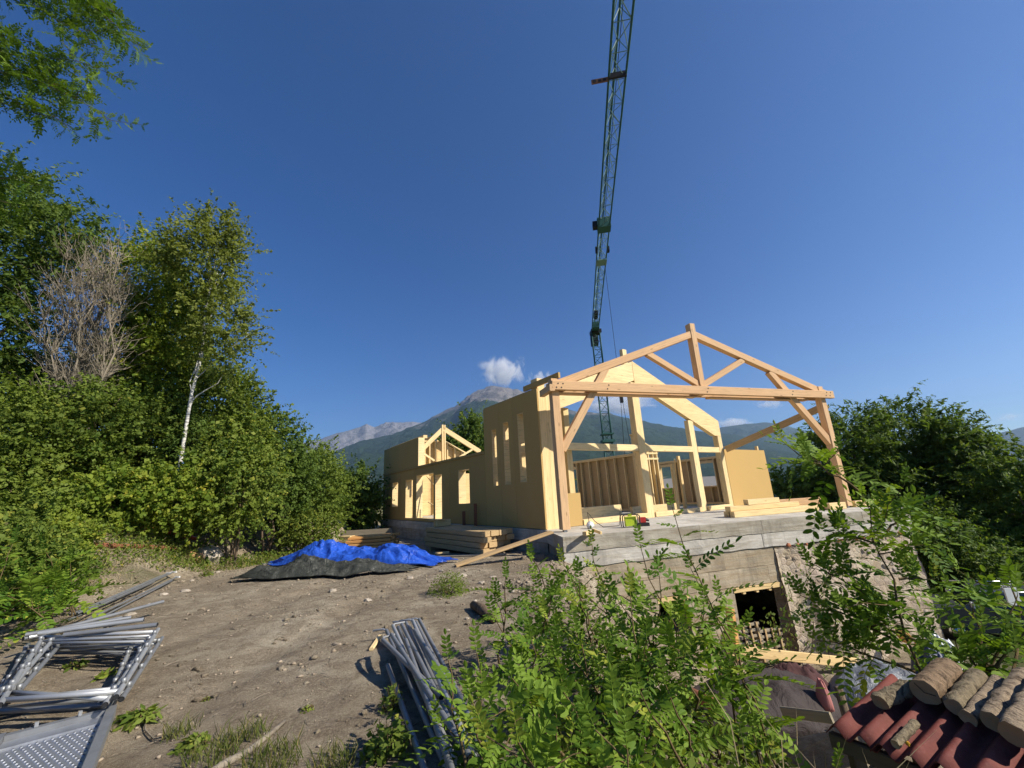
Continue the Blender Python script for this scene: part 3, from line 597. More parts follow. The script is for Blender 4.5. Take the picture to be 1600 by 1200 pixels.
pb('king_post', (5.48, 0, 3.98), (5.48, 0, 6.56), .22, .24)
pb('rafter', (-.02, 0, 4.13), (5.40, 0, 6.16), .24, .20, up=(0, 1, 0)); pb('rafter', (11.40, 0, 4.12), (5.56, 0, 6.16), .24, .20, up=(0, 1, 0))
pb('strut', (5.42, 0, 4.32), (3.50, 0, 5.36), .20, .16); pb('strut', (5.56, 0, 4.32), (7.55, 0, 5.32), .20, .16)
pb('brace', (.12, 0, 2.22), (1.92, 0, 4.86), .22, .18); pb('brace', (10.92, 0, 2.30), (8.70, 0, 4.94), .24, .18)
pb('purlin_stub', (-.14, -.27, 4.02), (-.14, .55, 4.02), .16, .2, 'douglas', up=(0, 0, 1))
for x in (.0, .16, 1.70, 5.48, 9.3, 11.0, 11.2):
    for dz in (.06, -.06): 
        m = MB(); m.tube([(x+.06*(dz > 0), -.262, 4.09+dz), (x+.06*(dz > 0), -.25, 4.09+dz)], .022, 8); m.build('bolt', MT['black'], porch, world=False)
# long diagonal timber from the house corner to the right post
h2w = lambda u_, v_, z_: C + u_*uu + v_*vv + np.array([0, 0, z_])
p2w = lambda x, y, z: PL + x*PD - y*PN + np.array([0, 0, z])
tag(beam('diagonal_timber', h2w(10.36, -.05, 2.50), p2w(11.75, -.02+.32, 3.80), .12, .26, MT['board']), 'long diagonal timber leaning from the house frame over to the right post', 'beam')
# ------------------------------------------------------------------ timbers lying on the slab
def lie(name, a, b, w, h, mat, label, group=None, z=0):
    p = p2w(a[0], a[1], z+h/2); q = p2w(b[0], b[1], z+h/2); return tag(beam(name, p, q, w, h, MT[mat]), label, 'beam', group)
lie('squared_timber', (5.72, -.12), (10.35, -.10), .18, .17, 'spruce', 'longest pale beam at the bottom of the pile on the slab', z=.004)
lie('squared_timber', (5.85, .25), (10.7, .45), .2, .17, 'spruce', 'pale beam lying behind the longest one on the slab', z=.004)
lie('squared_timber', (5.75, .05), (8.75, .10), .22, .15, 'spruce', 'mid-length pale beam on top of the longest one', z=.18)
lie('short_offcut', (6.5, .02), (7.95, .12), .18, .17, 'clt', 'short pale notched block topping the timber pile', z=.335)
lie('reddish_timber', (7.6, .55), (10.3, .40), .2, .22, 'douglas', 'reddish beam with a mortise hole behind the pale timber pile', z=.18)
lie('short_offcut', (9.55, -.36), (10.35, -.34), .16, .22, 'spruce', 'short pale block lying at the slab edge near the right post', z=.004)
lie('squared_timber', (11.25, -.05), (12.6, -.02), .16, .2, 'spruce', 'pale beam on the slab to the right of the right post', z=.004)
# ------------------------------------------------------------------ tower crane
K = aty(930, 515, 35); KX, KY, KZ = K
crane = T('tower_crane', 'green lattice tower crane with its jib reaching overhead', 'crane', (KX, KY, float(gz0(KX, KY))))
def lattice(chords, n, rc, rl, name, mats=('crane', 'crane'), par=None, k0=0):
    """chords: list of (p0,p1) lines; lacing zigzags between neighbouring chords"""
    par = par or crane; body = MB()
    for p, q in chords: body.tube([p, q], rc, 6)
    o = body.build(name, MT[mats[0]], par, True); lac = MB(); m = len(chords)
    for a in range(m):
        b = (a+1) % m
        P = np.linspace(chords[a][0], chords[a][1], n+1); Qs = np.linspace(chords[b][0], chords[b][1], n+1)
        for i in range(n):
            lac.tube([P[i], Qs[i]], rl, 4)
            if (i+k0) % 2 == 0: lac.tube([P[i], Qs[i+1]], rl, 4)
            else: lac.tube([Qs[i], P[i+1]], rl, 4)
    lac.build('lacing', MT[mats[1]], o)
    return o
jd = unit(np.array([ray(908, 765)[0], ray(908, 765)[1], 0])); js = np.array([jd[1], -jd[0], 0]); up3 = np.array([0, 0, 1.])
zb = float(gz0(KX, KY)); w = .36
sec = [zb+.6, 5.4, 8.9, 12.4, KZ-.3]
for z0, z1 in zip(sec[:-1], sec[1:]):
    ch = [((KX+a*w*js[0]+b*w*jd[0], KY+a*w*js[1]+b*w*jd[1], z0), (KX+a*w*js[0]+b*w*jd[0], KY+a*w*js[1]+b*w*jd[1], z1)) for a, b in ((-1, -1), (1, -1), (1, 1), (-1, 1))]
    lattice(ch, max(3, int((z1-z0)/.75)), .045, .022, 'mast_section', ('crane', 'crane'))
def collar(z, s, h, name='mast_collar', mat='crane'): return MB().box(KX-s, KX+s, KY-s, KY+s, z-h/2, z+h/2).build(name, MT[mat], crane)
collar(5.5, .52, .22); collar(5.0, .50, .12); collar(6.1, .50, .10); collar(zb+.35, 1.6, .7, 'crane_base', 'crane'); collar(KZ-.25, .46, .3, 'slewing_ring', 'black')
# jib: triangular truss, three sections
def jp(s, a, h): return K - jd*s + js*a + up3*h
JS = [(-3.2, 1.2, .30), (1.2, 15.2, .30), (15.2, 33.5, .30)]
for i, (s0, s1, hw) in enumerate(JS):
    ch = [(jp(s0, -hw, 0), jp(s1, -hw, 0)), (jp(s0, hw, 0), jp(s1, hw, 0)), (jp(s0, 0, .62), jp(s1, 0, .62))]
    lattice(ch, max(3, int((s1-s0)/.95)), .040, .017, 'jib_section', ('crane', 'crane_pale'))
def jbox(name, s0, s1, a0, a1, h0, h1, mat): 
    V = [jp(s, a, h) for h in (h0, h1) for s, a in ((s0, a0), (s0, a1), (s1, a1), (s1, a0))]; return O(name, V, BOXF, MT[mat], crane)
jbox('counterweight', -3.2, -2.2, -.35, .35, -.5, .4, 'black'); jbox('winch', .2, 1.3, -.3, .3, -.3, .25, 'crane'); jbox('winch_drum', 2.2, 3.4, -.16, .14, .05, .4, 'black')
jbox('hinge_block', 14.9, 15.5, -.36, .36, -.12, .5, 'crane'); jbox('hinge_block', 15.1, 15.45, -.62, -.36, .0, .35, 'black'); jbox('pulley', 12.9, 13.2, .3, .42, -.2, .1, 'black'); jbox('pulley', 13.0, 13.3, -.42, -.3, -.2, .1, 'black')
jbox('trolley', 11.4, 12.1, -.33, .33, -.16, -.08, 'crane_pale')
P11 = onz(960, 118, KZ); s11 = float((K-P11)@jd)
jbox('cross_plate', s11-.04, s11+.04, -.31, .31, -.12, .10, 'black'); sg = jbox('sign_plate', s11-.02, s11+.02, -.92, -.33, -.20, -.02, 'sign')
for k in range(3): jbox('sign_mark', s11+.021, s11+.026, -.86+k*.17, -.75+k*.17, -.17, -.05, 'black')
m = MB().tube([jp(-3, 0, .1), jp(30, 0, .12)], .012, 4); m.build('jib_cable', MT['black'], crane)
m = MB().tube([jp(.5, 0, .62), jp(15, 0, 1.0)], .012, 4).tube([jp(15, 0, 1.0), jp(33, 0, .66)], .012, 4); m.build('jib_tie', MT['black'], crane)
hk = jp(11.7, .2, -.2); m = MB()
m.tube([hk, (hk[0], hk[1], 7.2)], .013, 5); m.build('hoist_rope', MT['black'], crane)
m = MB(); m.box(hk[0]-.09, hk[0]+.09, hk[1]-.06, hk[1]+.06, 6.4, 7.25); m.build('hook_block', MT['black'], crane)
m = MB()
for a in (-.09, .09): m.tube([(hk[0]+a*.6, hk[1], 6.4), (hk[0]+a*2.5, hk[1], 3.2)], .014, 5)
m.build('lifting_sling', MT['black'], crane)

# ------------------------------------------------------------------ small things on the slab
b0 = onz(986, 824, SL)
rad = T('site_radio', 'lime green jobsite radio in a black tube cage on the slab', 'radio', b0)
bx = lambda p, x0, x1, y0, y1, z0, z1: [(p[0]+a, p[1]+b, p[2]+c) for a, b, c in boxv(x0, x1, y0, y1, z0, z1)]
O('body', bx(b0, -.15, .15, -.08, .08, .04, .29), BOXF, MT['lime'], rad); O('handle', bx(b0, -.05, .05, -.03, .03, .30, .36), BOXF, MT['lime'], rad)
for y in (-.12, .12):
    m = MB(); q = [(-.24, .02), (-.24, .30), (-.20, .34), (.20, .34), (.24, .30), (.24, .02), (-.24, .02)]; m.tube([(b0[0]+a, b0[1]+y, b0[2]+c) for a, c in q], .016, 6, False); m.build('cage_tube', MT['black'], rad, True)
d0 = onz(1004, 822, SL); dr = T('power_tool', 'red and black power tool lying beside the green radio', 'power tool', d0)
O('body', bx(d0, -.08, .10, -.06, .06, .10, .24), BOXF, MT['red'], dr); O('base', bx(d0, -.18, .18, -.10, .10, .0, .09), BOXF, MT['rubber'], dr)
MB().tube([(d0[0]+.1, d0[1], d0[2]+.18), (d0[0]+.2, d0[1], d0[2]+.14)], [.05, .025], 8).build('nose', MT['rubber'], dr)
tb = onz(917, 836, SL); ob = beam('wood_offcut', tb+np.array([-.1, -.28, .06]), tb+np.array([.14, .12, .06]), .10, .09, MT['spruce']); tag(ob, 'small wood offcut sticking out over the slab edge', 'offcut')
tag(beam('wood_offcut', tb+np.array([.18, .18, .10]), tb+np.array([.34, -.10, .04]), .05, .07, MT['spruce']), 'thin wood chip leaning beside the larger offcut on the slab', 'offcut')
bg_ = onz(922, 826, SL); V2, F2 = rock(.13, 91); o = O('plastic_bag', V2*np.array([1, 1, .9])+bg_+np.array([0, 0, .09]), F2, MT['clear'], None, True); tag(o, 'crumpled clear plastic bag at the foot of the fibreboard panel', 'bag')
m = MB(); pts = [bg_+np.array([.0, 0, .1]), bg_+np.array([-.02, .1, .45]), bg_+np.array([.18, .12, .18]), bg_+np.array([.4, .1, .02]), bg_+np.array([.9, .25, .02]), bg_+np.array([1.0, .3, .5]), bg_+np.array([1.15, .3, .1]), d0+np.array([-.5, -.05, .02]), d0+np.array([-.15, 0, .03])]
m.tube(pts, .011, 5); tag(m.build('power_cable', MT['rubber'], None, True), 'black power cable looping along the slab to the tools', 'cable')
hc = h2w(1.0, 8.9, 1.2); m = MB()
for k in range(7):
    q = np.array([random.uniform(-.12, .12), random.uniform(-.1, .1), 0]); m.tube([hc+q*.3+[0, 0, .75], hc+q+[0, 0, .2], hc+q*1.4+[0, 0, -.45], hc+q*.5+[0, 0, -.9]], .022, 5)
t = T('hanging_straps', 'red and white straps hanging inside the doorway of the long wall', 'straps', hc+np.array([0, 0, -.9])); m.build('white_straps', MT['white_metal'], t, True)
m = MB()
for k in range(5):
    q = np.array([random.uniform(-.16, .16), random.uniform(-.1, .1), 0]); m.tube([hc+q+[0, 0, .7], hc+q*1.3+[0, 0, .35], hc+q+[0, 0, .0]], .035, 5)
m.build('red_straps', MT['red_steel'], t, True)

# ------------------------------------------------------------------ timber piles beside the house
def gp(px, py, z0=0):
    d = ray(px, py); t = np.geomspace(1.2, 60, 1500); P = d[None]*t[:, None]+np.array([0, 0, EYE]); below = P[:, 2] < gz(P[:, 0], P[:, 1]); i = int(np.argmax(below)) if below.any() else len(t)-1
    p = P[i].copy(); p[2] = float(gz(p[0], p[1])); return p
La, Lb = h2w(-1.05, 5.2, 0), h2w(-.9, 1.5, 0); La[2] = Lb[2] = float(gz(*La[:2]))+.02
ld = unit(Lb-La); ln = np.array([ld[1], -ld[0], 0])
for k in range(2):
    for dd in (.35, 3.3): tag(beam('bearer', La+ld*dd-ln*.7+up3*.07, La+ld*dd+ln*.6+up3*.07, .1, .14, MT['board']), ('far' if dd < 1 else 'near') + ' short bearer under the long timber pile by the wall', 'bearer', 'bearers under the long timber pile') if k == 0 else None
nm = ['lowest', 'second', 'third', 'uppermost']; rw = ['outermost', 'second', 'third', 'innermost']
for k in range(4):
    for j in range(4):
        jt = random.uniform(-.12, .12); q = ln*(.5-j*.31); z = .15+k*.165
        tag(beam('long_timber', La+ld*jt+q+up3*(z+.08), La+ld*(3.95+jt*1.5)+q+up3*(z+.08), .28, .15, MT['board'], ch=.012), f'long timber, {rw[j]} row, {nm[k]} layer of the pile by the shaded wall', 'beam', 'long timber pile by the wall')
tag(beam('wood_block', La+ld*.25+ln*.35+up3*.92, La+ld*.25-ln*.25+up3*.92, .22, .22, MT['spruce']), 'pale wood block standing on top of the long timber pile', 'block')
tag(beam('thin_board', La+ld*.0+ln*.40+up3*1.05, La+ld*.55+ln*.1+up3*1.05, .3, .025, MT['spruce']), 'thin pale board end on the block topping the timber pile', 'board')
Sa = h2w(-3.05, 6.9, 0); Sa[2] = float(gz(*Sa[:2])); sd = unit(np.array([.96, .1, 0])); sn = np.array([-sd[1], sd[0], 0])
ro_ = ['front', 'second', 'third', 'fourth', 'fifth', 'rear']; la_ = ['bottom', 'second', 'middle', 'fourth', 'top']
for k in range(5):
    for j in range(6):
        if k == 4 and j in (0, 3): continue
        jt = random.uniform(-.1, .1); q = sn*(-.55+j*.23); z = .08+k*.105
        tag(beam('short_board', Sa+sd*(-.85+jt)+q+up3*(z+.05), Sa+sd*(.75+jt)+q+up3*(z+.05+random.uniform(0, .02)), .2, .085, MT['orange_board']), f'orange board, {ro_[j]} row, {la_[k]} layer of the short stack behind the blue tarp', 'board', 'orange boards of the short stack')
pn = h2w(-3.0, 8.3, 0); pn[2] = float(gz(*pn[:2])); tag(O('plywood_panel', [(pn[0]+a*.96+b*.1*0, pn[1]+b+a*.05, pn[2]+c) for a, b, c in boxv(-1.1, 1.1, 0, .05, .02, .78)], BOXF, MT['grey_board']), 'weathered plywood panel standing behind the orange board stack', 'panel')
for k in range(3): tag(beam('pale_board', Sa+np.array([-1.45, .3+.05*k, .30+.13*k]), Sa+np.array([-.95, .25, .30+.13*k]), .3, .1, MT['spruce']), ['lowest', 'middle', 'topmost'][k] + ' pale board end poking out left of the orange stack', 'board', 'pale board ends left of the stack')
pa, pb_ = gp(712, 886), np.array([.72, 11.25, SL+.02]); tag(beam('ramp_plank', pa+np.array([0, 0, .03]), pb_+np.array([.1, .1, .04]), .34, .05, MT['board']), 'long plank ramp leading from the dirt up to the slab corner', 'plank')
tag(beam('loose_plank', gp(660, 872)+up3*.03, gp(790, 868)+up3*.03, .18, .04, MT['grey_board']), 'weathered plank on the dirt in front of the long timber pile', 'plank')
tag(beam('loose_plank', gp(680, 868)+up3*.06, gp(702, 866)+up3*.06, .14, .05, MT['spruce']), 'short pale plank end catching the sun before the timber pile', 'plank')
# reinforcing bars standing by the wall, and the pit shadowed behind the pile
for k, (v_, h1) in enumerate(((3.95, .9), (4.9, .62))):
    P = h2w(-.20, v_, -.55); tag(beam('steel_stake', P, P+up3*(h1+.45), .05, .12, MT['rust']), ('taller' if k == 0 else 'shorter') + ' dark stake standing against the long shaded wall', 'stake')
for k in range(6):
    P = h2w(-.14, 4.15+k*.13, -.62); tag(beam('dark_bar', P, P+up3*.42, .05, .05, MT['rubber']), ['first', 'second', 'third', 'fourth', 'fifth', 'last'][k] + ' dark bar from the right in the row below the wall base', 'bar', 'dark bars below the wall base')

# ------------------------------------------------------------------ tarpaulins
def tarp_mesh(name, P0, P1, depth, hfun, seed, mat, label, nx_=220, ny_=80, base=.015):
    P0 = np.array(P0); P1 = np.array(P1); d = unit(P1-P0); n = np.array([-d[1], d[0], 0]); L = np.linalg.norm(P1-P0); s = np.linspace(0, 1, nx_); t = np.linspace(-1, 1, ny_); S, Tt = np.meshgrid(s, t)
    wob = 1+.35*fbm(S*5, Tt*0+seed, seed, 3); wob2 = fbm(S*0+seed, Tt*2.5, seed+3, 3)*.12
    xy = P0[None, None, :2] + d[:2]*((S+wob2*(np.abs(S-.5)*2))*L)[..., None] + n[:2]*(Tt*depth*wob*(np.sin(np.pi*np.clip(S, .03, .97))**.35))[..., None]
    g = gz(xy[..., 0], xy[..., 1]); env = np.clip(1-np.abs(Tt)**2.2, 0, 1)*np.clip(1-np.abs(2*S-1)**5, 0, 1)
    fold = ridged(S*L*1.1+Tt*.9, Tt*1.3-S*2, seed+9, 4)**1.6*1.5
    fold2 = ridged(S*L*1.15-Tt*1.9+.5*fold, Tt*1.3+S*3, seed+19, 3)
    hgt = env*hfun(S, Tt)*(.45+.6*fold) + .05*fold*(1-env) + (.24*fold2-.11)*env**.5
    Zz = g + base + np.maximum(hgt, 0) + .02*fold2
    m, nn = S.shape; V = np.concatenate([xy, Zz[..., None]], -1).reshape(-1, 3); idx = np.arange(m*nn).reshape(m, nn)
    Qf = np.stack([idx[:-1, :-1], idx[:-1, 1:], idx[1:, 1:], idx[1:, :-1]], -1).reshape(-1, 4)
    o = O(name, V, Qf, MT[mat], None, True); md = o.modifiers.new('thickness', 'SOLIDIFY'); md.thickness = .006; md.offset = -1
    return tag(o, label, 'tarp')
G = lambda S, c, w_: np.exp(-((S-c)/w_)**2)
tarp_mesh('blue_tarp', gp(418, 885)+[0, .55, 0], gp(688, 884)+[0, .1, 0], .85, lambda S, t: .20+.42*G(S, .30, .16)+.28*G(S, .78, .14)+.10*G(S, .55, .1), 3, 'tarp_blue', 'crumpled blue tarp draped over a low heap on the dirt')
tarp_mesh('dark_tarp', gp(362, 910), gp(640, 893)+[0, -.05, 0], .40, lambda S, t: .10+.34*G(S, .38, .12)+.20*G(S, .68, .14)+.16*G(S, .15, .1), 8, 'tarp_dark', 'dark green tarp bunched along the front of the blue one', 220, 60, .03)

# ------------------------------------------------------------------ scaffold frames, tubes and decks
def scaffold_frame(c4, z, label, mat):
    P = [np.array([*p[:2], 0.]) for p in c4]       # TL, TR, BR, BL in plan
    for p in P: p[2] = float(gz(p[0], p[1]))+z
    cen = sum(P)/4; t = T('scaffolding_unit', label, 'scaffold frame', (cen[0], cen[1], min(p[2] for p in P)), group='scaffold frames stacked on the dirt'); r = .021
    TL, TR, BR, BL = P; e1 = unit(TL-BL); e2 = unit(TR-BR)
    for a, b in ((BL-e1*.12, TL+e1*.05), (BR-e2*.12, TR+e2*.05)):
        leg = MB().tube([a, b], r, 10, False).build('leg', MT[mat], t, True)
        for k in (.12, .38, .62, .86):
            c = a+(b-a)*k; MB().tube([c+[0, 0, r*.6], c+[0, 0, r+.035]], [.020, .018], 8).build('wedge_socket', MT['galv_dark'], t, True)
        cc = MB(); cc.tube([a-e1*.001, a+e1*.004], r*.8, 10); cc.build('tube_end', MT['rubber'], t)
    for f in (.0, .97): MB().tube([BL+(TL-BL)*f, BR+(TR-BR)*f], r*.92, 10).build('rung', MT[mat], t, True)
    MB().tube([BL+(TL-BL)*.88, BR+(TR-BR)*.88], r*.6, 8).build('rung', MT[mat], t, True)
    return t
def F4(pts, dz=.12): return [onz(x, y, dz) for x, y in pts]
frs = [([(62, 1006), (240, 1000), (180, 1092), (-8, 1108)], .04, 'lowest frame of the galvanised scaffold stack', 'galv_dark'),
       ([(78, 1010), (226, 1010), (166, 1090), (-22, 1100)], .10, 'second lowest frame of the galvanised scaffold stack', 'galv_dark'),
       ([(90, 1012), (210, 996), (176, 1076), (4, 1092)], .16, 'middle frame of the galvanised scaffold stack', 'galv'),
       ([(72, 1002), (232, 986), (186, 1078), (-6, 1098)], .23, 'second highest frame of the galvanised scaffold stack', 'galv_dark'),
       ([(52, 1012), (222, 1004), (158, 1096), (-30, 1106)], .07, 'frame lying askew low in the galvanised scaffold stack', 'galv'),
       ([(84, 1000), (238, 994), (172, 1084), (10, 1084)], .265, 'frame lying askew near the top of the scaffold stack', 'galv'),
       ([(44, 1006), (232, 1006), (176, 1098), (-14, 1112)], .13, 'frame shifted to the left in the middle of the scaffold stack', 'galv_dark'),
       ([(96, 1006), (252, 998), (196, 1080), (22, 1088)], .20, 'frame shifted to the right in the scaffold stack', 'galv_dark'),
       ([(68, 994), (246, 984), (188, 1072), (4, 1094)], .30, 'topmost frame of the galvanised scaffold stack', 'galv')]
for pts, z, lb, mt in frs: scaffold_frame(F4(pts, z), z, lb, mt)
def pole(name, p, q, r, mat, label, group, ends=True, hook=0, n=10):
    t = T(name, label, 'tube', (np.array(p)+np.array(q))/2 - [0, 0, r], group=group); p = np.array(p, float); q = np.array(q, float); d = unit(q-p)
    MB().tube([p, q], r, n, False).build('tube', MT[mat], t, True)
    MB().tube([p-d*.0005, p+d*.002], r*.78, n).build('bore', MT['rubber'], t); MB().tube([q-d*.002, q+d*.0005], r*.78, n).build('bore', MT['rubber'], t)
    if hook:
        s = unit(np.cross(d, [0, 0, 1.])); m = MB(); m.tube([q, q+d*.07+s*hook*.03, q+d*.08+s*hook*.15], .011, 6); m.build('hook', MT['galv'], t, True)
    return t
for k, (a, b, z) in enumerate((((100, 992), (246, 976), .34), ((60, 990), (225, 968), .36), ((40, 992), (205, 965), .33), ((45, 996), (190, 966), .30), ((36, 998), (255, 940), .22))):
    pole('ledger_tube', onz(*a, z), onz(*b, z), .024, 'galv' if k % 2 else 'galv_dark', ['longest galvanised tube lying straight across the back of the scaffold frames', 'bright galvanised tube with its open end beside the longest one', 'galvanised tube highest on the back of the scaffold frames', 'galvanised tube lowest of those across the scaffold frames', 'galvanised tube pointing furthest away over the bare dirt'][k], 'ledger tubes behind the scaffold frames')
for k, (a, b, z) in enumerate((((108, 968), (250, 906), .06), ((118, 970), (262, 904), .10), ((126, 974), (270, 905), .14), ((132, 978), (276, 908), .07), ((140, 980), (268, 912), .05), ((104, 974), (240, 914), .04))):
    A_, B_ = gp(*a), gp(*b); t = pole('brace_tube', A_+up3*z, B_+up3*(z+.02), .016, 'galv_dark', 'thin grey brace tube, ' + ['far left', 'white-ended and second from left', 'white-ended and highest', 'white-ended and on the right', 'shortest and far right', 'lowest and plain-ended'][k] + ', in the fan pointing at the bank', 'fan of thin brace tubes')
    if k in (1, 2, 3): MB().box(B_[0]-.05, B_[0]+.06, B_[1]-.02, B_[1]+.02, B_[2]+z, B_[2]+z+.035).build('flat_end', MT['white_metal'], t)
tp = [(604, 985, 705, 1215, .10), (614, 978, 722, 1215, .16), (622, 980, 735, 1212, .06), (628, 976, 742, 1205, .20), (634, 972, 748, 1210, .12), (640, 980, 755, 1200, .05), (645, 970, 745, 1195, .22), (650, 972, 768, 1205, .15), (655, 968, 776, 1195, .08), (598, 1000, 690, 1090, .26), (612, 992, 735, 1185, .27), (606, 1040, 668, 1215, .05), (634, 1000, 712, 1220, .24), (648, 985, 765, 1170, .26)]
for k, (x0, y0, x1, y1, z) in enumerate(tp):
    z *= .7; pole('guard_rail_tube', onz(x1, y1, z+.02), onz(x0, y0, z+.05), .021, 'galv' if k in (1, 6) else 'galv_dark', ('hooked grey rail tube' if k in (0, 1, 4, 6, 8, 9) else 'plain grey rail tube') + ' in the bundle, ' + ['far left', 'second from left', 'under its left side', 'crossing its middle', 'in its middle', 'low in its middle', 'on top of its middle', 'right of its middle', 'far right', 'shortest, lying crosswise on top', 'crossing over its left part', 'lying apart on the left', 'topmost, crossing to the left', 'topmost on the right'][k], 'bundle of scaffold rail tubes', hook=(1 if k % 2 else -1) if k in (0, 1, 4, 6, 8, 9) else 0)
tag(beam('wood_scrap', gp(580, 1018)+up3*.02, gp(594, 998)+up3*.03, .05, .03, MT['spruce']), 'small wood scrap beside the hooked ends of the tube bundle', 'offcut')
# decks
DN, DF = onz(150, 1200, .1), onz(180, 1118, .1); DL = onz(58, 1134, .1)
du = unit(np.array([*(DF-DN)[:2], 0])); dv = unit(np.array([*(DL-DF)[:2], 0])); dv = unit(dv-du*(dv@du))
def deck(org, lab, Ln=2.0, Wd=.62):
    t = T('scaffold_deck', lab, 'scaffold deck', org - du*Ln/2, group='perforated scaffold decks')
    D = lambda a, b, c: org - du*a + dv*b + up3*c
    def bxx(name, a0, a1, b0, b1, c0, c1, mat): return O(name, [D(a, b, c) for a, b, c in boxv(a0, a1, b0, b1, c0, c1)], [f[::-1] for f in BOXF], MT[mat], t)
    bxx('side_rail', 0, Ln, 0, .055, 0, .075, 'galv_dark'); bxx('side_rail', 0, Ln, Wd-.055, Wd, 0, .075, 'galv_dark'); bxx('end_rail', .002, .05, .057, Wd-.057, 0, .068, 'galv_dark'); bxx('end_plate', .052, .18, .057, Wd-.057, .02, .034, 'alu')
    pn_ = bxx('deck_plate', .182, Ln, .057, Wd-.057, .012, .022, 'alu'); m = MB(); h = MB()
    na, nb = int((Ln-.25)/.045), int((Wd-.16)/.036)
    for i in range(na):
        for j in range(nb):
            c = D(.215+i*.045, .085+j*.036+(.018 if i % 2 else 0), .0225); V = []
            for rr, zz in ((.0145, 0), (.008, .006)):
                for q in range(6): an = math.pi*q/3; V.append(c+du*rr*math.cos(an)+dv*rr*.8*math.sin(an)+up3*zz)
            m.add(V, [(q, (q+1) % 6, 6+(q+1) % 6, 6+q) for q in range(6)])
            h.add([v - up3*.0022 for v in V[6:]], [tuple(range(6))])
    tag(m.build('punched_lips', MT['alu'], t), kind='stuff'); tag(h.build('punched_holes', MT['rubber'], t), kind='stuff')
    for a, b in ((.03, .2), (.03, .42)): MB().tube([D(a, b, .07), D(a, b, .10)], .012, 6).build('rivet', MT['galv'], t)
deck(DF, 'perforated steel scaffold deck nearer the weeds in the corner'); deck(DF+dv*.66-du*.02-up3*.01, 'perforated steel scaffold deck cut off by the frame edge')

# ------------------------------------------------------------------ left bank things
p = gp(216, 836)+up3*.22; q = gp(306, 846)+up3*.08
pole('red_pipe', p, q, .05, 'red_steel', 'red painted steel pipe lying on the bank under the bushes', None)
p = gp(134, 858)+up3*.09; q = gp(284, 862)+up3*.08; pole('rusty_pole', p, q, .055, 'rust', 'rusty brown pole lying along the weedy bank', None)
def boulder(px, py, r, sc_, lab, mat='stone', seed=1, name='boulder', cat='stone', z=0):
    P = gp(px, py); V2, F2 = rock(r, seed)
    V2 = V2*np.array(sc_); an = seed*1.3; V2 = np.column_stack([V2[:, 0]*math.cos(an)-V2[:, 1]*math.sin(an), V2[:, 0]*math.sin(an)+V2[:, 1]*math.cos(an), V2[:, 2]]) if r < .2 else V2
    o = O(name, V2+P+np.array([0, 0, r*.2*sc_[2]+z]), F2, MT[mat], None, False); md = o.modifiers.new('worn', 'BEVEL'); md.width = r*.12; md.segments = 2; return tag(o, lab, cat)
boulder(325, 876, .38, (1, 1, .95), 'rounded pale boulder at the foot of the bank', seed=5)
boulder(299, 874, .30, (1.5, .7, .55), 'orange split log lying against the pale boulder', 'orange_stone', 8, 'split_log', 'log')
boulder(480, 838, .40, (.5, .6, 1.3), 'tall tan rock on the bank behind the blue tarp', 'orange_stone', 12)
bo = [(205, 962), (232, 946), (255, 930), (300, 908), (410, 880), (384, 900), (690, 893), (722, 902), (752, 912), (777, 913), (742, 940), (760, 935), (802, 925), (815, 940), (770, 902), (730, 968), (660, 1000), (575, 940), (640, 905), (290, 925), (340, 895), (840, 945), (700, 985), (520, 925)]
SL_ = ['pale stone '+q for q in ('nearest the scaffold frames at the foot of the bank', 'just left of the thin brace tubes', 'between the brace tubes and the bank', 'at the tip of the brace tube fan', 'at the left end of the blue tarp', 'at the left tip of the dark tarp', 'beside the right end of the blue tarp', 'above the weed clump on the platform rim', 'on the slope under the plank ramp', 'highest on the slope below the plank ramp', 'in the middle of the stony slope', 'beside the stone in the middle of the slope', 'low on the stony slope near the locust leaves', 'lowest on the slope among locust leaves', 'on the crest left of the plank ramp', 'beside the rotten branch', 'near the hooked ends of the tube bundle', 'on the dirt before the dark tarp', 'in front of the right part of the dark tarp', 'on the dirt right of the brace tube tips', 'between the boulder and the dark tarp', 'deep in the tall locust shrub', 'between the tube bundle and the rotten branch', 'alone on the dirt in front of the tarps')]
for i, (x, y) in enumerate(bo):
    boulder(x, y, random.uniform(.035, .095), (random.uniform(.9, 1.6), 1, random.uniform(.4, .7)), SL_[i], 'stone', 20+i, 'loose_stone')['group'] = 'loose pale stones on the dirt'
tag(MB().tube([gp(740, 952)+up3*.05, gp(755, 962)+up3*.07, gp(772, 975)+up3*.05], [.06, .075, .05], 7).build('rotten_branch', MT['bark'], None, True), 'dark rotten branch lying on the stony slope', 'branch')
pts = [gp(445, 1132), gp(415, 1158), gp(385, 1182), gp(350, 1200), gp(330, 1212)]
tag(MB().tube([p_+up3*.02 for p_ in pts], [.012, .018, .022, .024, .02], 7).build('dry_stick', MT['twig'], None, True), 'long pale dry stick lying across the bottom of the dirt', 'stick')
pts = [gp(224, 1118), gp(226, 1146), gp(240, 1160), gp(262, 1155), gp(276, 1146)]
tag(MB().tube([p_+up3*.02 for p_ in pts], .006, 5).build('dry_stick', MT['twig'], None, True), 'thin curved dry stalk beside the weeds near the steel deck', 'stick')
boulder(527, 1008, .05, (1.6, .8, .5), 'small dark wood scrap alone in the middle of the dirt', 'old', 77, 'wood_scrap', 'scrap') if 'old' in MT else boulder(527, 1008, .05, (1.6, .8, .5), 'small dark clod alone in the middle of the dirt', 'gravel', 77, 'dirt_clod', 'clod')

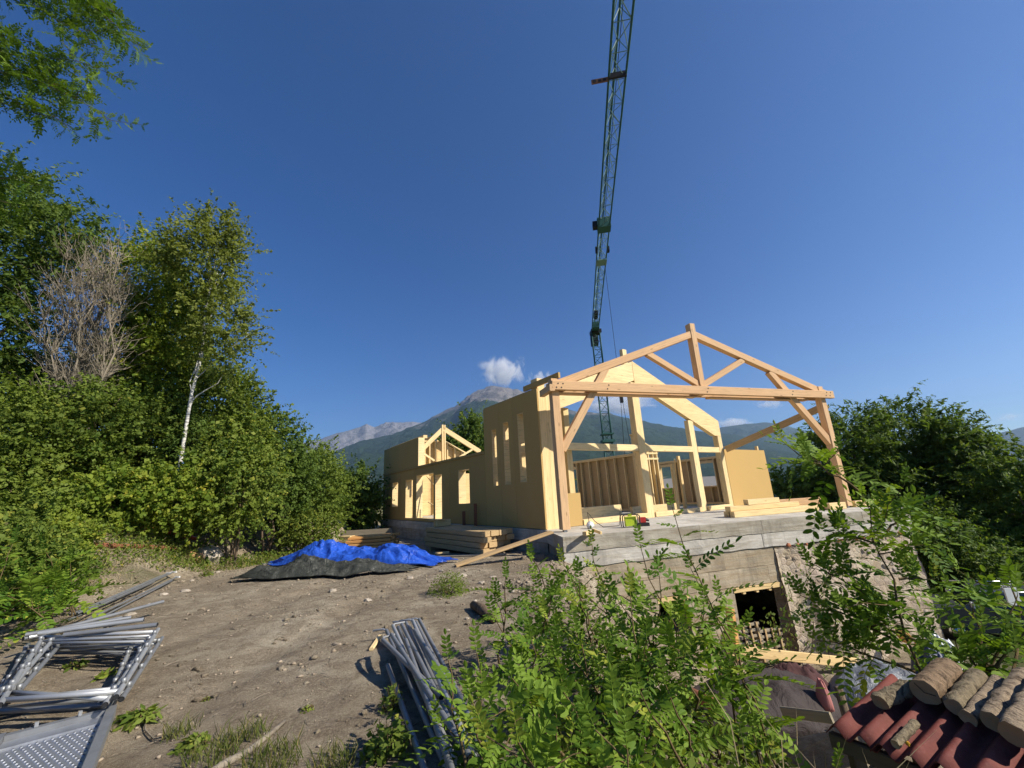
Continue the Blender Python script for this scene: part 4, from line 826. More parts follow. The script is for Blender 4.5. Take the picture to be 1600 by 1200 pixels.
# ------------------------------------------------------------------ firewood shelter bottom right
zR = .06; E0 = onz(1294, 1138, zR); E1_ = onz(1476, 1217, zR); ed = unit(np.array([*(E1_-E0)[:2], 0])); rn = unit(np.array([ed[1]*-1, ed[0], 0])); q_ = onz(1390, 1108, zR)-onz(1328, 1140, zR); rn = unit(np.array([q_[0], q_[1], 0])); rn = unit(rn-ed*(rn@ed)*.6)
sh = T('firewood_shelter', 'low firewood shelter roofed with red corrugated sheets carrying logs', 'shelter', E0+rn*.4-up3*1.0)
def RP(a, b, h): return E0 + ed*a + rn*b + up3*(h + .16*b)
pitch = .138; amp_ = .030
def sheet(a0, nw, b0, b1, dz, tilt=0):
    na, nb = nw*14+1, 8; V = []
    for lay in (0, 1):
        for i in range(na):
            for j in range(nb):
                a = a0+i*pitch/14; b = b0+(b1-b0)*j/(nb-1); h = amp_*math.sin(2*math.pi*i/14-1.1)+dz+.05*a+tilt*a; V.append(RP(a, b, h-.006*lay))
    n = na*nb; Fq = []
    for i in range(na-1):
        for j in range(nb-1):
            k = i*nb+j; Fq += [(k, k+nb, k+nb+1, k+1), (n+k, n+k+1, n+k+nb+1, n+k+nb)]
        Fq.append((i*nb, n+i*nb, n+(i+1)*nb, (i+1)*nb)); k = i*nb+nb-1; Fq.append((k, k+nb, n+k+nb, n+k))
    for j in range(nb-1): Fq += [(j, j+1, n+j+1, n+j), ((na-1)*nb+j, n+(na-1)*nb+j, n+(na-1)*nb+j+1, (na-1)*nb+j+1)]
    O('roof_sheet', V, Fq, MT['tile'], sh, True)
sheet(-.02, 2, .0, .78, 0); sheet(.235, 2, -.03, .76, .012); sheet(.49, 3, -.02, .78, .024); sheet(.88, 3, .0, .8, .036)
def sb(name, a0, b0, h0, a1, b1, h1, w_, d_, mat='old_wood'): return beam(name, RP(a0, b0, h0), RP(a1, b1, h1), w_, d_, MT[mat], sh)
sb('eave_rail', -.02, .05, -.09, 1.3, .05, -.03, .05, .09); sb('eave_rail', .0, .7, -.09, 1.3, .7, -.03, .05, .09); 
for a, b in ((.10, .06), (.12, .7), (1.2, .06)):
    P = RP(a, b, -.12); beam('post', (P[0], P[1], float(gz(P[0], P[1]))-.1), tuple(P), .07, .07, MT['old_wood'], sh)
sb('side_board', .04, .05, -.35, .04, .7, -.35, .02, .1); sb('side_board', .04, .05, -.62, .04, .7, -.62, .02, .1)
for j in range(12):
    a = .18+.085*j; P = RP(a, .25, -.5+.04*(j % 3)); 
def roof_hit(px, py, h):
    d = ray(px, py); o = np.array([0, 0, EYE]); a_, b_ = ed, rn+up3*.16; p0 = E0+up3*(h+.04); M_ = np.array([a_, b_, -d]).T; s_ = np.linalg.solve(M_, o-p0); return s_[0], s_[1]
def log(px0, py0, ln_, r, mat, lab, seed=0, n=14, skew=0, lift=0):
    r *= .76
    a, b = roof_hit(px0, py0, r+lift); p = RP(a, b, r+.035+.05*a+lift); q = RP(a+skew, b+ln_, r+.035+.05*a+lift); d = unit(q-p); t = T('firewood_log', lab, 'log', (p+q)/2-[0, 0, r], group='firewood logs on the red roof'); g = np.random.default_rng(seed)
    m = 12; s = np.linspace(0, 1, m); pts = p+(q-p)*s[:, None]+g.normal(0, r*.04, (m, 3)); V, Fq = tubev(pts, r*(1+.05*g.normal(size=m)), n, False)
    V = np.array(V); ctr = np.repeat(pts, n, 0); V = ctr+(V-ctr)*(1+.06*np.tile(g.normal(size=n), m)+.025*g.normal(size=n*m))[:, None]
    x = d; y = unit(np.cross(up3, x)); z = np.cross(x, y); c = (p+q)/2; Mr = np.array([x, y, z])
    o = O('bark', (V-c)@Mr.T, Fq, MT[mat], t, True, world=False); mm = Matrix(((x[0], y[0], z[0], 0), (x[1], y[1], z[1], 0), (x[2], y[2], z[2], 0), (0, 0, 0, 1))); o.matrix_local = Matrix.Translation(Vector(c)-t.location) @ mm
    for k, i in ((0, 0), (1, m-1)):
        ring = V[i*n:(i+1)*n]; cc = ring.mean(0); O('cut_end', np.vstack([ring*.985+cc*.015, [cc+d*(.006 if k == 0 else -.006)]]), [(j, (j+1) % n, n) for j in range(n)], MT['cut'], t)
    if seed == 1:
        ring = V[:n]; cc = ring.mean(0); m2 = MB(); m2.bar(cc-d*.004+(ring[2]-cc)*.8, cc-d*.004, .003, .003); m2.bar(cc-d*.004, cc-d*.004+(ring[7]-cc)*.8, .003, .003); m2.build('crack', MT['rubber'], t)
    return t
log(1446, 1086, .36, .098, 'log_bark', 'thick log with a cracked round cut end on the red roof', 1)
log(1374, 1098, .26, .058, 'log_grey', 'short hollow dark log at the far edge of the red roof', 2, skew=.05)
log(1490, 1110, .42, .066, 'log_grey', 'rough lichened log beside the thickest log', 3)
log(1515, 1130, .5, .050, 'log_pale', 'pale smooth log behind the rough lichened log', 4)
log(1552, 1136, .6, .066, 'log_pale', 'tan log running out of the right edge of the picture', 5, lift=.03)
log(1590, 1160, .6, .085, 'log_pale', 'white birch log with a knot at the right edge', 6, lift=.03)
log(1400, 1168, .26, .028, 'log_grey', 'thin stick with orange lichen lying in a roof groove', 7)
a_, b_ = roof_hit(1418, 1160, .055); P = RP(a_, b_, .09); V2, F2 = rock(.013, 5); tag(O('lichen_patch', V2+P, F2, MT['lichen']), 'orange lichen patch on the thin stick', 'lichen')

# ------------------------------------------------------------------ lower yard things
def wpt(px, py, back): 
    """point on the yard along this view ray, 'back' metres in front of the basement wall plane"""
    n = np.array([math.sin(WD), -math.cos(WD), 0]); d = ray(px, py); P0 = A+n*back; t = ((P0-np.array([0, 0, EYE]))@n)/(d@n); return d*t+np.array([0, 0, EYE])
fd = np.array([math.cos(WD), math.sin(WD), 0]); fn = np.array([math.sin(WD), -math.cos(WD), 0])
def pallet(px, py, back, lean, lab):
    P = wpt(px, py, back); t = T('wooden_pallet', lab, 'pallet', P-fd*.0, group='pallets by the basement opening'); yv = unit(up3*math.cos(lean)-fn*math.sin(lean)); nv = np.cross(fd, yv)
    for k in range(6): beam('slat', P-fd*.40+yv*(.04+k*.13), P+fd*.40+yv*(.04+k*.13), .02, .07, MT['grey_board'], t, up=tuple(yv))
    for k in range(3): beam('runner', P-fd*(.36-.36*k)+yv*.02-nv*.06, P-fd*(.36-.36*k)+yv*.72-nv*.06, .07, .07, MT['grey_board'], t, up=tuple(fd))
    for k in range(4): beam('upright_slat', P-fd*(.36-.22*k)+yv*.02+nv*.03, P-fd*(.36-.22*k)+yv*.74+nv*.03, .06, .02, MT['board'], t, up=tuple(nv))
pallet(1178, 1026, .2, .1, 'wooden pallet leaning in the dark basement opening'); pallet(1212, 1032, .05, .05, 'wooden pallet standing right of the other in the opening')
tag(beam('site_board', wpt(1142, 1016, .75), wpt(1338, 1036, .75), .05, .22, MT['spruce']), 'long pale board lying across the yard below the basement wall', 'plank')
tag(beam('wood_post', wpt(1140, 950, .6), wpt(1150, 1030, .65), .16, .16, MT['orange_board']), 'orange squared post standing left of the pallets', 'post')
tag(beam('wood_offcut', wpt(1405, 985, .8), wpt(1418, 1000, .8), .2, .2, MT['orange_board']), 'orange wooden block among leaves under the stone wall', 'block')
tag(beam('wood_offcut', wpt(1432, 1010, 1.0), wpt(1446, 1022, 1.0), .12, .2, MT['orange_board']), 'smaller orange wooden block right of the first one', 'block')
tag(MB().tube([wpt(1322, 972, .35), wpt(1402, 958, .35)], .05, 8).build('grey_pipe', MT['galv_dark'], None, True), 'grey pipe lying at the foot of the stone wall', 'pipe')
def heap(name, px, py, z, sx, sy, szz, mat, lab, seed, cat, rz=.2):
    P = onz(px, py, z); n = 36; s = np.linspace(-1, 1, n); S, Tt = np.meshgrid(s, s); rr = np.sqrt(S**2+Tt**2); env = np.clip(1-rr**2, 0, 1)**.6
    f = ridged(S*2.6+seed, Tt*2.2, seed, 5); x = P[0]+sx*S*math.cos(rz)-sy*Tt*math.sin(rz); y = P[1]+sx*S*math.sin(rz)+sy*Tt*math.cos(rz); zz = z + szz*env*(.1+1.3*f) + .10*min(1, sx*.8)*(ridged(S*3.7+seed, Tt*3.1, seed+4, 3)-.4)*env - .3*(1-env)
    idx = np.arange(n*n).reshape(n, n); Qf = np.stack([idx[:-1, :-1], idx[:-1, 1:], idx[1:, 1:], idx[1:, :-1]], -1).reshape(-1, 4); Qf = Qf[env.ravel()[Qf].max(1) > 0]
    o = O(name, np.stack([x, y, zz], -1).reshape(-1, 3), Qf, MT[mat], None, True); md = o.modifiers.new('thickness', 'SOLIDIFY'); md.thickness = .01
    return tag(o, lab, cat)
heap('dark_tarp', 1175, 1080, -1.75, 1.5, .75, .22, 'dark_brown', 'dark brown tarp slumped over a heap below the shrubs', 5, 'tarp')
heap('maroon_cloth', 1240, 1058, -1.9, .7, .4, .22, 'maroon', 'dark maroon cloth lying behind the brown tarp', 9, 'cloth'); heap('faded_cloth', 1283, 1072, -1.6, .10, .12, .1, 'pink', 'small faded red cloth hanging among dry stalks', 12, 'cloth')
heap('plastic_sheet', 1370, 1060, -1.9, 1.0, .6, .2, 'grey_plastic', 'crumpled grey plastic sheet beside the firewood shelter', 15, 'plastic sheet'); heap('plastic_sheet', 1475, 1030, -1.7, .28, .3, .4, 'clear', 'bright crumpled plastic film behind the thick log', 18, 'plastic sheet')
heap('navy_bag', 1455, 1042, -1.8, .35, .3, .35, 'navy', 'dark blue plastic bag behind the thick log', 21, 'bag'); heap('grey_sheet', 1070, 985, -2.3, .75, .5, .4, 'clear', 'pale plastic sheet glimpsed through the locust shrub', 25, 'plastic sheet')
P = onz(1320, 1095, -1.2); tag(MB().tube([P-up3*1.4, P-up3*.5, P+up3*.15+np.array([-.05, 0, 0])], [.06, .055, .05], 7).build('fence_stake', MT['bark'], None, True), 'weathered wooden stake standing in the dry weeds', 'stake')
tag(beam('white_board', onz(1222, 1112, -.9), onz(1300, 1122, -.75), .03, .10, MT['grey_board']), 'pale weathered board behind the red roof corner', 'plank')
P = onz(1066, 1078, -.9); tag(MB().tube([P, onz(1118, 1102, -.85)], .07, 10).build('rusty_pipe', MT['rust'], None, True), 'rusty drum-like pipe end among the leaves', 'pipe')
P = onz(860, 1085, -.35); tag(beam('rusty_stake', P-up3*.6, P+up3*.14, .06, .05, MT['rust']), 'rusty square stake half hidden in the locust shrub', 'stake')

# parked car seen through leaves at right
CO = onz(1570, 985, -3.3); ca = math.radians(-28)
car = T('parked_car', 'dark grey car parked below, mostly hidden by leaves', 'car', (CO[0], CO[1], float(gz(CO[0], CO[1]))), ca)
prof = [(-2.1, .35), (-2.15, .75), (-1.95, .95), (-1.0, 1.05), (-.35, 1.46), (.9, 1.50), (1.75, 1.10), (2.1, 1.0), (2.15, .4)]
n = len(prof)
def shell(name, pr_, wd, mat, par, wt=None):
    V = []
    for yv_, f in ((-wd, .94), (-wd*1.0, 1), (wd*1.0, 1), (wd, .94)):
        for x, z in pr_: V.append((x, yv_*(1-.16*max(0, (z-.95)/.55)), z))
    k = len(pr_); Fq = [tuple(range(k-1, -1, -1)), tuple(range(3*k, 4*k))] + [(r_*k+i, r_*k+(i+1) % k, (r_+1)*k+(i+1) % k, (r_+1)*k+i) for r_ in range(3) for i in range(k)]
    return O(name, V, Fq, MT[mat], par, world=False)
bd = shell('body', prof, .88, 'car', car); bv = bd.modifiers.new('round', 'BEVEL'); bv.width = .06; bv.segments = 3
for sy in (-1, 1):
    for pr_ in ([(-.85, 1.05), (-.33, 1.40), (.25, 1.43), (.25, 1.03)], [(.33, 1.03), (.33, 1.43), (.85, 1.42), (1.45, 1.08)]):
        V = [(x, sy*(.885*(1-.16*max(0, (z-.95)/.55))+.004), z) for x, z in pr_]; O('side_window', V, [(0, 1, 2, 3) if sy > 0 else (3, 2, 1, 0)], MT['car_glass'], car, world=False)
    MB().tube([(-.9, sy*.80, 1.50), (.9, sy*.80, 1.54)], .018, 6).build('roof_rail', MT['chrome'], car, True, world=False)
    for x in (-1.35, 1.35):
        w_ = MB().tube([(x, sy*.74, .33), (x, sy*.90, .33)], .33, 20).build('wheel', MT['rubber'], car, True, world=False); MB().tube([(x, sy*.895, .33), (x, sy*.91, .33)], .2, 14).build('rim', MT['chrome'], w_, True, world=False)
    O('mirror', boxv(-.85, -.7, sy*.9-.08, sy*.9+.08, 1.05, 1.2), BOXF, MT['plate'], car, world=False); O('headlight', boxv(-2.12, -2.0, sy*.62-.18, sy*.62+.18, .70, .84), BOXF, MT['plate'], car, world=False)
O('windscreen', [(-.985, -.72, 1.07), (-.985, .72, 1.07), (-.37, .66, 1.47), (-.37, -.66, 1.47)], [(0, 3, 2, 1)], MT['car_glass'], car, world=False)
tag(MB().box(*[v for v in (lambda P: (P[0]-.18, P[0]+.18, P[1]-.02, P[1]+.02, P[2]-.22, P[2]+.22))(aty(1582, 932, 12.9))]).build('white_notice', MT['plate']), 'small white notice board seen above the parked car', 'sign')
# neighbouring house glimpsed through the stud wall windows
NP = aty(1095, 775, 46); nb_ = T('neighbour_house', 'grey roofed neighbouring house glimpsed through the stud wall windows', 'house', (NP[0], NP[1], NP[2]-4.2))
MB().box(NP[0]-5, NP[0]+5, NP[1]-3, NP[1]+3, NP[2]-6, NP[2]-.2).build('wall', MT['plaster'], nb_)
m = MB(); m.add([(NP[0]-5.6, NP[1]-3.6, NP[2]-.3), (NP[0]+5.6, NP[1]-3.6, NP[2]-.3), (NP[0]+5.6, NP[1]+3.6, NP[2]-.3), (NP[0]-5.6, NP[1]+3.6, NP[2]-.3), (NP[0]-4.0, NP[1], NP[2]+2.0), (NP[0]+4.0, NP[1], NP[2]+2.0)], [(0, 1, 5, 4), (1, 2, 5), (2, 3, 4, 5), (3, 0, 4), (3, 2, 1, 0)]); m.build('roof', MT['roof_slate'], nb_)
for dx in (-3, 0, 3): MB().box(NP[0]+dx-.5, NP[0]+dx+.5, NP[1]-3.04, NP[1]-2.98, NP[2]-2.2, NP[2]-.9).build('window', MT['car_glass'], nb_)
# ------------------------------------------------------------------ vegetation
def set_rnd(me_, vals):
    a = me_.attributes.new('rnd', 'FLOAT', 'FACE'); a.data.foreach_set('value', np.asarray(vals, np.float32))
def leaf_quads(P, N, Adir, L, W):
    """diamond leaves: P centres, N normals, Adir long axes"""
    A1 = Adir - N*np.sum(Adir*N, 1)[:, None]; A1 /= np.linalg.norm(A1, axis=1)[:, None]+1e-9; B1 = np.cross(N, A1)
    k = len(P); V = np.empty((k, 4, 3)); V[:, 0] = P-A1*L[:, None]/2; V[:, 1] = P+B1*W[:, None]/2+A1*L[:, None]*.08; V[:, 2] = P+A1*L[:, None]/2; V[:, 3] = P-B1*W[:, None]/2+A1*L[:, None]*.08
    return V.reshape(-1, 3), np.arange(4*k).reshape(-1, 4)
def rdirs(n, g): v = g.normal(size=(n, 3)); return v/np.linalg.norm(v, axis=1)[:, None]
def foliage(clumps, n, L, W, g, droop=.3, upw=.5, inner=.25):
    c = np.asarray(clumps); wts = c[:, 3]**2; wts = wts/wts.sum(); i = g.choice(len(c), n, p=wts); d = rdirs(n, g)
    d[:, 2] = np.where(g.random(n) < .35, np.abs(d[:, 2]), d[:, 2])
    r = np.where(g.random(n) < inner, g.uniform(.1, .7, n), g.uniform(.55, 1.2, n)) * np.where(g.random(n) < .12, g.uniform(1.0, 1.6, n), 1)
    P = c[i, :3] + d*(r*c[i, 3])[:, None]*np.array([1, 1, .85])
    N = d*.40 + np.array([.15, -.1, upw*.7]) + rdirs(n, g)*.8; N /= np.linalg.norm(N, axis=1)[:, None]
    Ad = rdirs(n, g) + d*.5 - np.array([0, 0, droop]); s = g.uniform(.65, 1.25, n)
    return leaf_quads(P, N, Ad, L*s, W*s)
def sprays(lobes, n, L, W, g, tw, droop, upw):
    """leaves carried along outward twigs, so that outlines stay ragged and gaps open between sprays"""
    lb = np.asarray(lobes); wt = lb[:, 3]*lb[:, 5]; wt = wt/wt.sum(); nt = max(20, n//26); i = g.choice(len(lb), nt, p=wt); d = rdirs(nt, g); r = g.uniform(.25, .95, nt)**.7
    st = lb[i, :3] + d*r[:, None]*lb[i, 3:6]
    td = d*.75 + np.array([.05, -.1, .42]) + rdirs(nt, g)*.65; td /= np.linalg.norm(td, axis=1)[:, None]; tl = tw*g.uniform(.4, 1.25, nt)*np.where(g.random(nt) < .1, 1.6, 1)
    k = g.integers(0, nt, n); s = g.uniform(.05, 1, n)**.8; P = st[k] + td[k]*(tl[k]*s)[:, None]; P[:, 2] -= droop*tl[k]*s*s*.55; P += rdirs(n, g)*(tw*.16*g.random(n)*(1.15-.6*s))[:, None]
    N = np.array([.12, -.15, upw]) + rdirs(n, g)*.75 + d[k]*.25; N /= np.linalg.norm(N, axis=1)[:, None]; Ad = td[k] + rdirs(n, g)*.8 - np.array([0, 0, droop]); q = np.clip(np.exp(g.normal(-.05, .38, n)), .35, 2.0); tone = g.random(nt)[k]
    V, Q = leaf_quads(P, N, Ad, L*q, W*q); return V, Q, tone
def lobe_clumps(lobes, rc, dens, g):
    out = []
    for cx, cy, cz, rx, ry, rz in lobes:
        k = max(4, int(dens*(rx*rz+rx*ry+ry*rz)/(3*rc*rc))); d = rdirs(k, g); r = g.uniform(.35, 1.0, k)**.6
        for j in range(k): out.append((cx+d[j, 0]*r[j]*rx, cy+d[j, 1]*r[j]*ry, cz+d[j, 2]*r[j]*rz, rc*g.uniform(.4, 1.3)))
    return np.array(out)
def limb(p, q, r0, r1, g, n=6, wob=.08, sag=0):
    p = np.asarray(p, float); q = np.asarray(q, float); s = np.linspace(0, 1, n); L = np.linalg.norm(q-p)
    pts = p+(q-p)*s[:, None]; off = g.normal(0, wob*L/n*1.5, (n, 3)); off[0] = 0; off[-1] = 0; pts += off; pts[:, 2] += -sag*L*(s**2)+sag*L*s
    return pts, np.linspace(r0, r1, n)
def plant(name, label, cat, base, lobes, rc, nleaf, L, W, lm, seed, trunk_r=.1, trunk_top=None, bark_='bark', dens=2.4, nlimb=14, group=None, droop=.3, stems=1, upw=.5, inner=.25):
    g = np.random.default_rng(seed); base = np.asarray(base, float); t = T(name, label, cat, base, group=group)
    cl = lobe_clumps(lobes, rc, dens*2.0, g); n1 = int(nleaf*2.2); V, Q, tone = sprays(lobes, n1, L*.92, W*.92, g, rc*2.1, droop, upw); n2 = int(nleaf*.5); V2, Q2 = foliage(cl, n2, L, W, g, droop, upw, .6)
    V = np.vstack([V, V2]); Q = np.vstack([Q, Q2+4*n1]); o = O('crown', V, Q, MT[lm], t); set_rnd(o.data, np.concatenate([tone*.62+g.random(n1)*.25, g.random(n2)*.3]))
    top = np.asarray(trunk_top if trunk_top is not None else [lobes[0][0], lobes[0][1], lobes[0][2]], float); m = MB()
    for k in range(stems):
        off = np.array([g.normal(0, trunk_r*3), g.normal(0, trunk_r*3), 0])*(stems > 1); pts, rr = limb(base+off-[0, 0, .2], top+off*2.5, trunk_r, trunk_r*.35, g, 8, .05); m.tube(pts, rr, 8)
    m.build('trunk', MT[bark_], t, True); m = MB()
    for k in range(nlimb):
        c = cl[g.integers(len(cl))]; f = g.uniform(.35, .95); st = base+(top-base)*f; pts, rr = limb(st, c[:3], trunk_r*.40*(1.1-f*.6), .008, g, 6, .10, .08); m.tube(pts, rr, 5, False)
    m.build('branches', MT[bark_], t, True); return t
def pbox(x0, x1, y0, y1, Yd, dy=None):
    """an ellipsoid lobe that fills this image box when standing Yd metres ahead"""
    c = aty((x0+x1)/2, (y0+y1)/2, Yd); a = aty(x0, (y0+y1)/2, Yd); b = aty(x1, (y0+y1)/2, Yd); u_ = aty((x0+x1)/2, y0, Yd); d = aty((x0+x1)/2, y1, Yd)
    rx = abs(b[0]-a[0])/2*.97; rz = abs(u_[2]-d[2])/2*.97; return (*c, rx, dy if dy else min(rx, 2.2)*.9, rz)
def gbase(x, y): return np.array([x, y, float(gz(x, y))])
# --- left slope
def lt(name, label, boxes, Yd, nleaf, L, W, lm, seed, rc=.5, cat='shrub', bx=None, **kw):
    lobes = [pbox(*b, Yd+(b_y if (b_y := random.uniform(-.5, .5)) else 0)) for b in boxes]; x = bx if bx is not None else lobes[0][0]
    return plant(name, label, cat, gbase(x, Yd), lobes, rc, nleaf, L, W, lm, seed, **kw)
lt('locust_tree', 'dark leafy tree at the left edge behind the bare bush', [(-120, 110, 300, 470), (-160, 60, 420, 600), (20, 150, 325, 420), (-60, 60, 250, 340)], 12.5, 15000, .17, .06, 'lf_dark', 11, .6, 'tree', bx=-16.5, trunk_r=.22, droop=.5)
lt('birch_tree', 'slender white-barked birch leaning on the left slope', [(262, 372, 345, 470), (312, 388, 440, 590), (318, 365, 335, 400)], 12.3, 9500, .085, .06, 'lf_birch', 12, .42, 'tree', bx=aty(272, 760, 12.3)[0], trunk_r=.062, trunk_top=aty(340, 375, 12.3), bark_='birch', dens=1.7, nlimb=8)
lt('poplar_tree', 'yellow-green bushy tree between the bare bush and the birch', [(180, 285, 365, 520), (165, 300, 480, 660), (210, 320, 420, 620)], 13.9, 19000, .09, .07, 'lf_yel', 13, .42, 'tree', trunk_r=.12)
lt('hazel_bush', 'tall mid-green bush below the birch', [(285, 385, 560, 700), (330, 425, 605, 760)], 14.2, 11000, .09, .07, 'lf_mid', 14, .40, stems=4, trunk_r=.05)
lt('dark_fir_bush', 'dark green conifer-like bush in the middle of the thicket', [(255, 335, 640, 790)], 12.8, 6500, .11, .035, 'lf_dark', 15, .28, trunk_r=.05)
lt('thicket_bush', 'large leafy bush at the far left of the thicket', [(-60, 90, 600, 790), (-80, 60, 690, 880), (0, 110, 760, 880)], 10.2, 15000, .085, .065, 'lf_mid', 16, .36, stems=5, trunk_r=.04)
lt('thicket_bush', 'leafy bush under the bare brown bush', [(70, 210, 600, 760), (60, 200, 700, 838)], 11.6, 15000, .08, .062, 'lf_mid', 17, .36, stems=5, trunk_r=.04)
lt('vine_bush', 'bright-leaved bush just above the red pipe', [(120, 260, 740, 832), (190, 330, 730, 832)], 11.6, 9000, .085, .08, 'lf_yel', 18, .30, stems=4, trunk_r=.03)
lt('thicket_bush', 'dense green bush behind the rounded boulder', [(300, 430, 690, 835), (320, 420, 650, 770)], 13.2, 13000, .085, .07, 'lf_mid', 19, .36, stems=5, trunk_r=.04)
lt('thicket_bush', 'tall green bush with upright shoots beyond the tan rock', [(395, 475, 640, 800), (400, 490, 700, 832)], 15.5, 9500, .09, .06, 'lf_dark', 20, .36, stems=5, trunk_r=.04)
lt('thicket_bush', 'rounded bush at the right end of the thicket', [(450, 540, 700, 842), (440, 520, 690, 790)], 17.5, 9000, .09, .06, 'lf_mid', 21, .38, stems=4, trunk_r=.04)
lt('thicket_bush', 'shrub filling the gap below the dark left tree', [(-40, 80, 560, 680), (60, 160, 600, 670)], 12.8, 9000, .1, .07, 'lf_dark', 22, .4, stems=4, trunk_r=.04)
lt('thicket_bush', 'shrub standing between the hazel and the bare bush', [(180, 300, 600, 740)], 13.4, 9000, .085, .07, 'lf_mid', 23, .38, stems=4, trunk_r=.04)
lt('background_tree', 'dark tree in the shade left of the house', [(530, 588, 732, 840), (515, 570, 745, 830)], 25, 7000, .16, .10, 'lf_dark', 24, .6, 'tree', trunk_r=.12)
lt('background_tree', 'dark rounded tree rising behind the low house wing', [(712, 760, 650, 740), (690, 740, 680, 745)], 42, 6000, .26, .16, 'lf_dark', 25, .9, 'tree', trunk_r=.25)
# --- right slope
lt('locust_tree', 'broad dark locust tree behind the right porch post', [(1265, 1400, 640, 780), (1340, 1480, 625, 760), (1290, 1450, 720, 860), (1400, 1520, 690, 830)], 25, 22000, .28, .075, 'lf_dark', 31, .72, 'tree', bx=aty(1400, 900, 25)[0], trunk_r=.28, droop=.6, dens=2.0)
lt('locust_tree', 'locust tree with a tufted top standing further right', [(1450, 1530, 640, 760), (1480, 1560, 690, 800), (1420, 1540, 760, 900)], 23, 13000, .26, .075, 'lf_dark', 32, .6, 'tree', bx=aty(1490, 900, 23)[0], trunk_r=.2, droop=.6, dens=1.9)
lt('locust_tree', 'locust tree cut by the right edge of the picture', [(1550, 1680, 700, 860), (1500, 1640, 800, 930), (1580, 1700, 760, 960)], 20, 15000, .25, .075, 'lf_dark', 33, .62, 'tree', bx=aty(1600, 940, 20)[0], trunk_r=.2, droop=.6, dens=2.0)
lt('background_bush', 'dark bush beyond the slab between panel and right post', [(1200, 1300, 735, 830), (1250, 1340, 745, 840)], 27, 8000, .2, .12, 'lf_dark', 34, .6, trunk_r=.1)
lt('background_bush', 'bushes on the slope below the right locust trees', [(1380, 1520, 800, 930), (1450, 1600, 850, 960)], 18, 12000, .16, .07, 'lf_dark', 35, .5, trunk_r=.08)
lt('background_tree', 'dark tree seen through the door of the stud wall', [(915, 965, 745, 830)], 34, 3000, .25, .15, 'lf_dark', 36, .7, 'tree', trunk_r=.15)
lt('bank_bush', 'low dark leafy bush beside the scaffold stack at the left edge', [(-70, 70, 800, 960), (20, 120, 840, 950)], 7.6, 6500, .07, .045, 'lf_mid', 41, .22, stems=4, trunk_r=.02)
lt('bank_bush', 'low bush on the bank left of the rusty pole', [(60, 130, 810, 900)], 8.8, 3600, .07, .05, 'lf_yel', 42, .22, stems=4, trunk_r=.02)
lt('bank_bush', 'low bush in front of the tan rock beside the blue tarp', [(430, 530, 800, 856)], 15.4, 4200, .08, .05, 'lf_weed', 45, .22, stems=4, trunk_r=.02)
lt('thicket_bush', 'shrub filling the slope behind the birch and the hazel', [(200, 330, 500, 680), (120, 230, 520, 660)], 16.5, 9000, .1, .08, 'lf_mid', 46, .42, stems=4, trunk_r=.05)
# --- bare brown bush
g = np.random.default_rng(5); bb = aty(122, 640, 12.1); bb[2] = float(gz(bb[0], bb[1])); bare = T('bare_bush', 'leafless brown bush with dense upright twigs on the left slope', 'bush', bb)
m = MB(); m2 = MB()
for k in range(15):
    top = aty(g.uniform(75, 185), g.uniform(390, 490), 12.1+g.normal(0, .5)); st = bb+np.array([g.normal(0, .7), g.normal(0, .3), -.1]); pts, rr = limb(st, top, .045, .012, g, 9, .10); m.tube(pts, rr, 5, False)
    for j in range(110):
        i = g.integers(3, 9); p = pts[i]; d = unit(np.array([g.normal(0, .45), g.normal(0, .45), 1.0])); q = p+d*g.uniform(.4, 1.5); a, r_ = limb(p, q, .010, .003, g, 5, .16); m2.tube(a, r_, 3, False)
        if j % 2 == 0:
            q2 = a[3]+unit(np.array([g.normal(0, .9), g.normal(0, .9), .5]))*g.uniform(.2, .6); b_, r2 = limb(a[3], q2, .006, .002, g, 4, .2); m2.tube(b_, r2, 3, False)
m.build('stems', MT['twig'], bare, True); tag(m2.build('twigs', MT['twig'], bare), kind='stuff')

# --- locust shrubs with separate compound leaves
def compound(npair, Lr, ll, lw, seed, curl=.25):
    g = np.random.default_rng(seed); V = []; Fq = []; n = 8; s = np.linspace(0, 1, n); rx = Lr*s; rz = -curl*Lr*s**2
    tv, tf = tubev(np.stack([rx, 0*rx, rz], 1), np.linspace(.0016, .0006, n), 3, False); V += [tuple(v) for v in tv]; Fq += tf
    def lf(px, pz, ang, l, w_, tw):
        b = len(V); ca_, sa = math.cos(ang), math.sin(ang); fold = .22
        for a, w2 in ((0, 0), (.22, .8), (.6, 1.), (.92, .45), (1., 0), (.92, -.45), (.6, -1.), (.22, -.8)):
            x, y, z = a*l, w2*w_/2, abs(w2)*w_*fold*.5 - .12*l*a*a + tw*w2*w_*.25; V.append((px+x*ca_-y*sa, x*sa+y*ca_, pz+z))
        V.append((px+.5*l*ca_, .5*l*sa, pz-.03*l)); Fq.extend([(b+i, b+(i+1) % 8, b+8) for i in range(8)])
    for k in range(npair):
        f = .16+.80*k/npair; x = Lr*f; z = -curl*Lr*f*f; sz = (1-.28*abs(f-.5))*g.uniform(.85, 1.1)
        for sd in (-1, 1): lf(x+g.normal(0, .002), z, sd*(1.22-.35*f+g.normal(0, .08)), ll*sz, lw*sz, g.normal(0, .6))
    lf(Lr, -curl*Lr, g.normal(0, .1), ll*.95, lw*.95, 0)
    me_ = mesh('leaf', V, Fq); me_.materials.append(MT['lf_locust']); set_rnd(me_, np.repeat(g.random()*.25, len(Fq))+g.random(len(Fq))*.05); return me_
LEAF = [compound(7, .21, .045, .021, 1), compound(8, .25, .048, .022, 2, .35), compound(6, .16, .041, .020, 3, .15), compound(9, .28, .049, .022, 4, .5), compound(5, .12, .036, .018, 5, .1)]
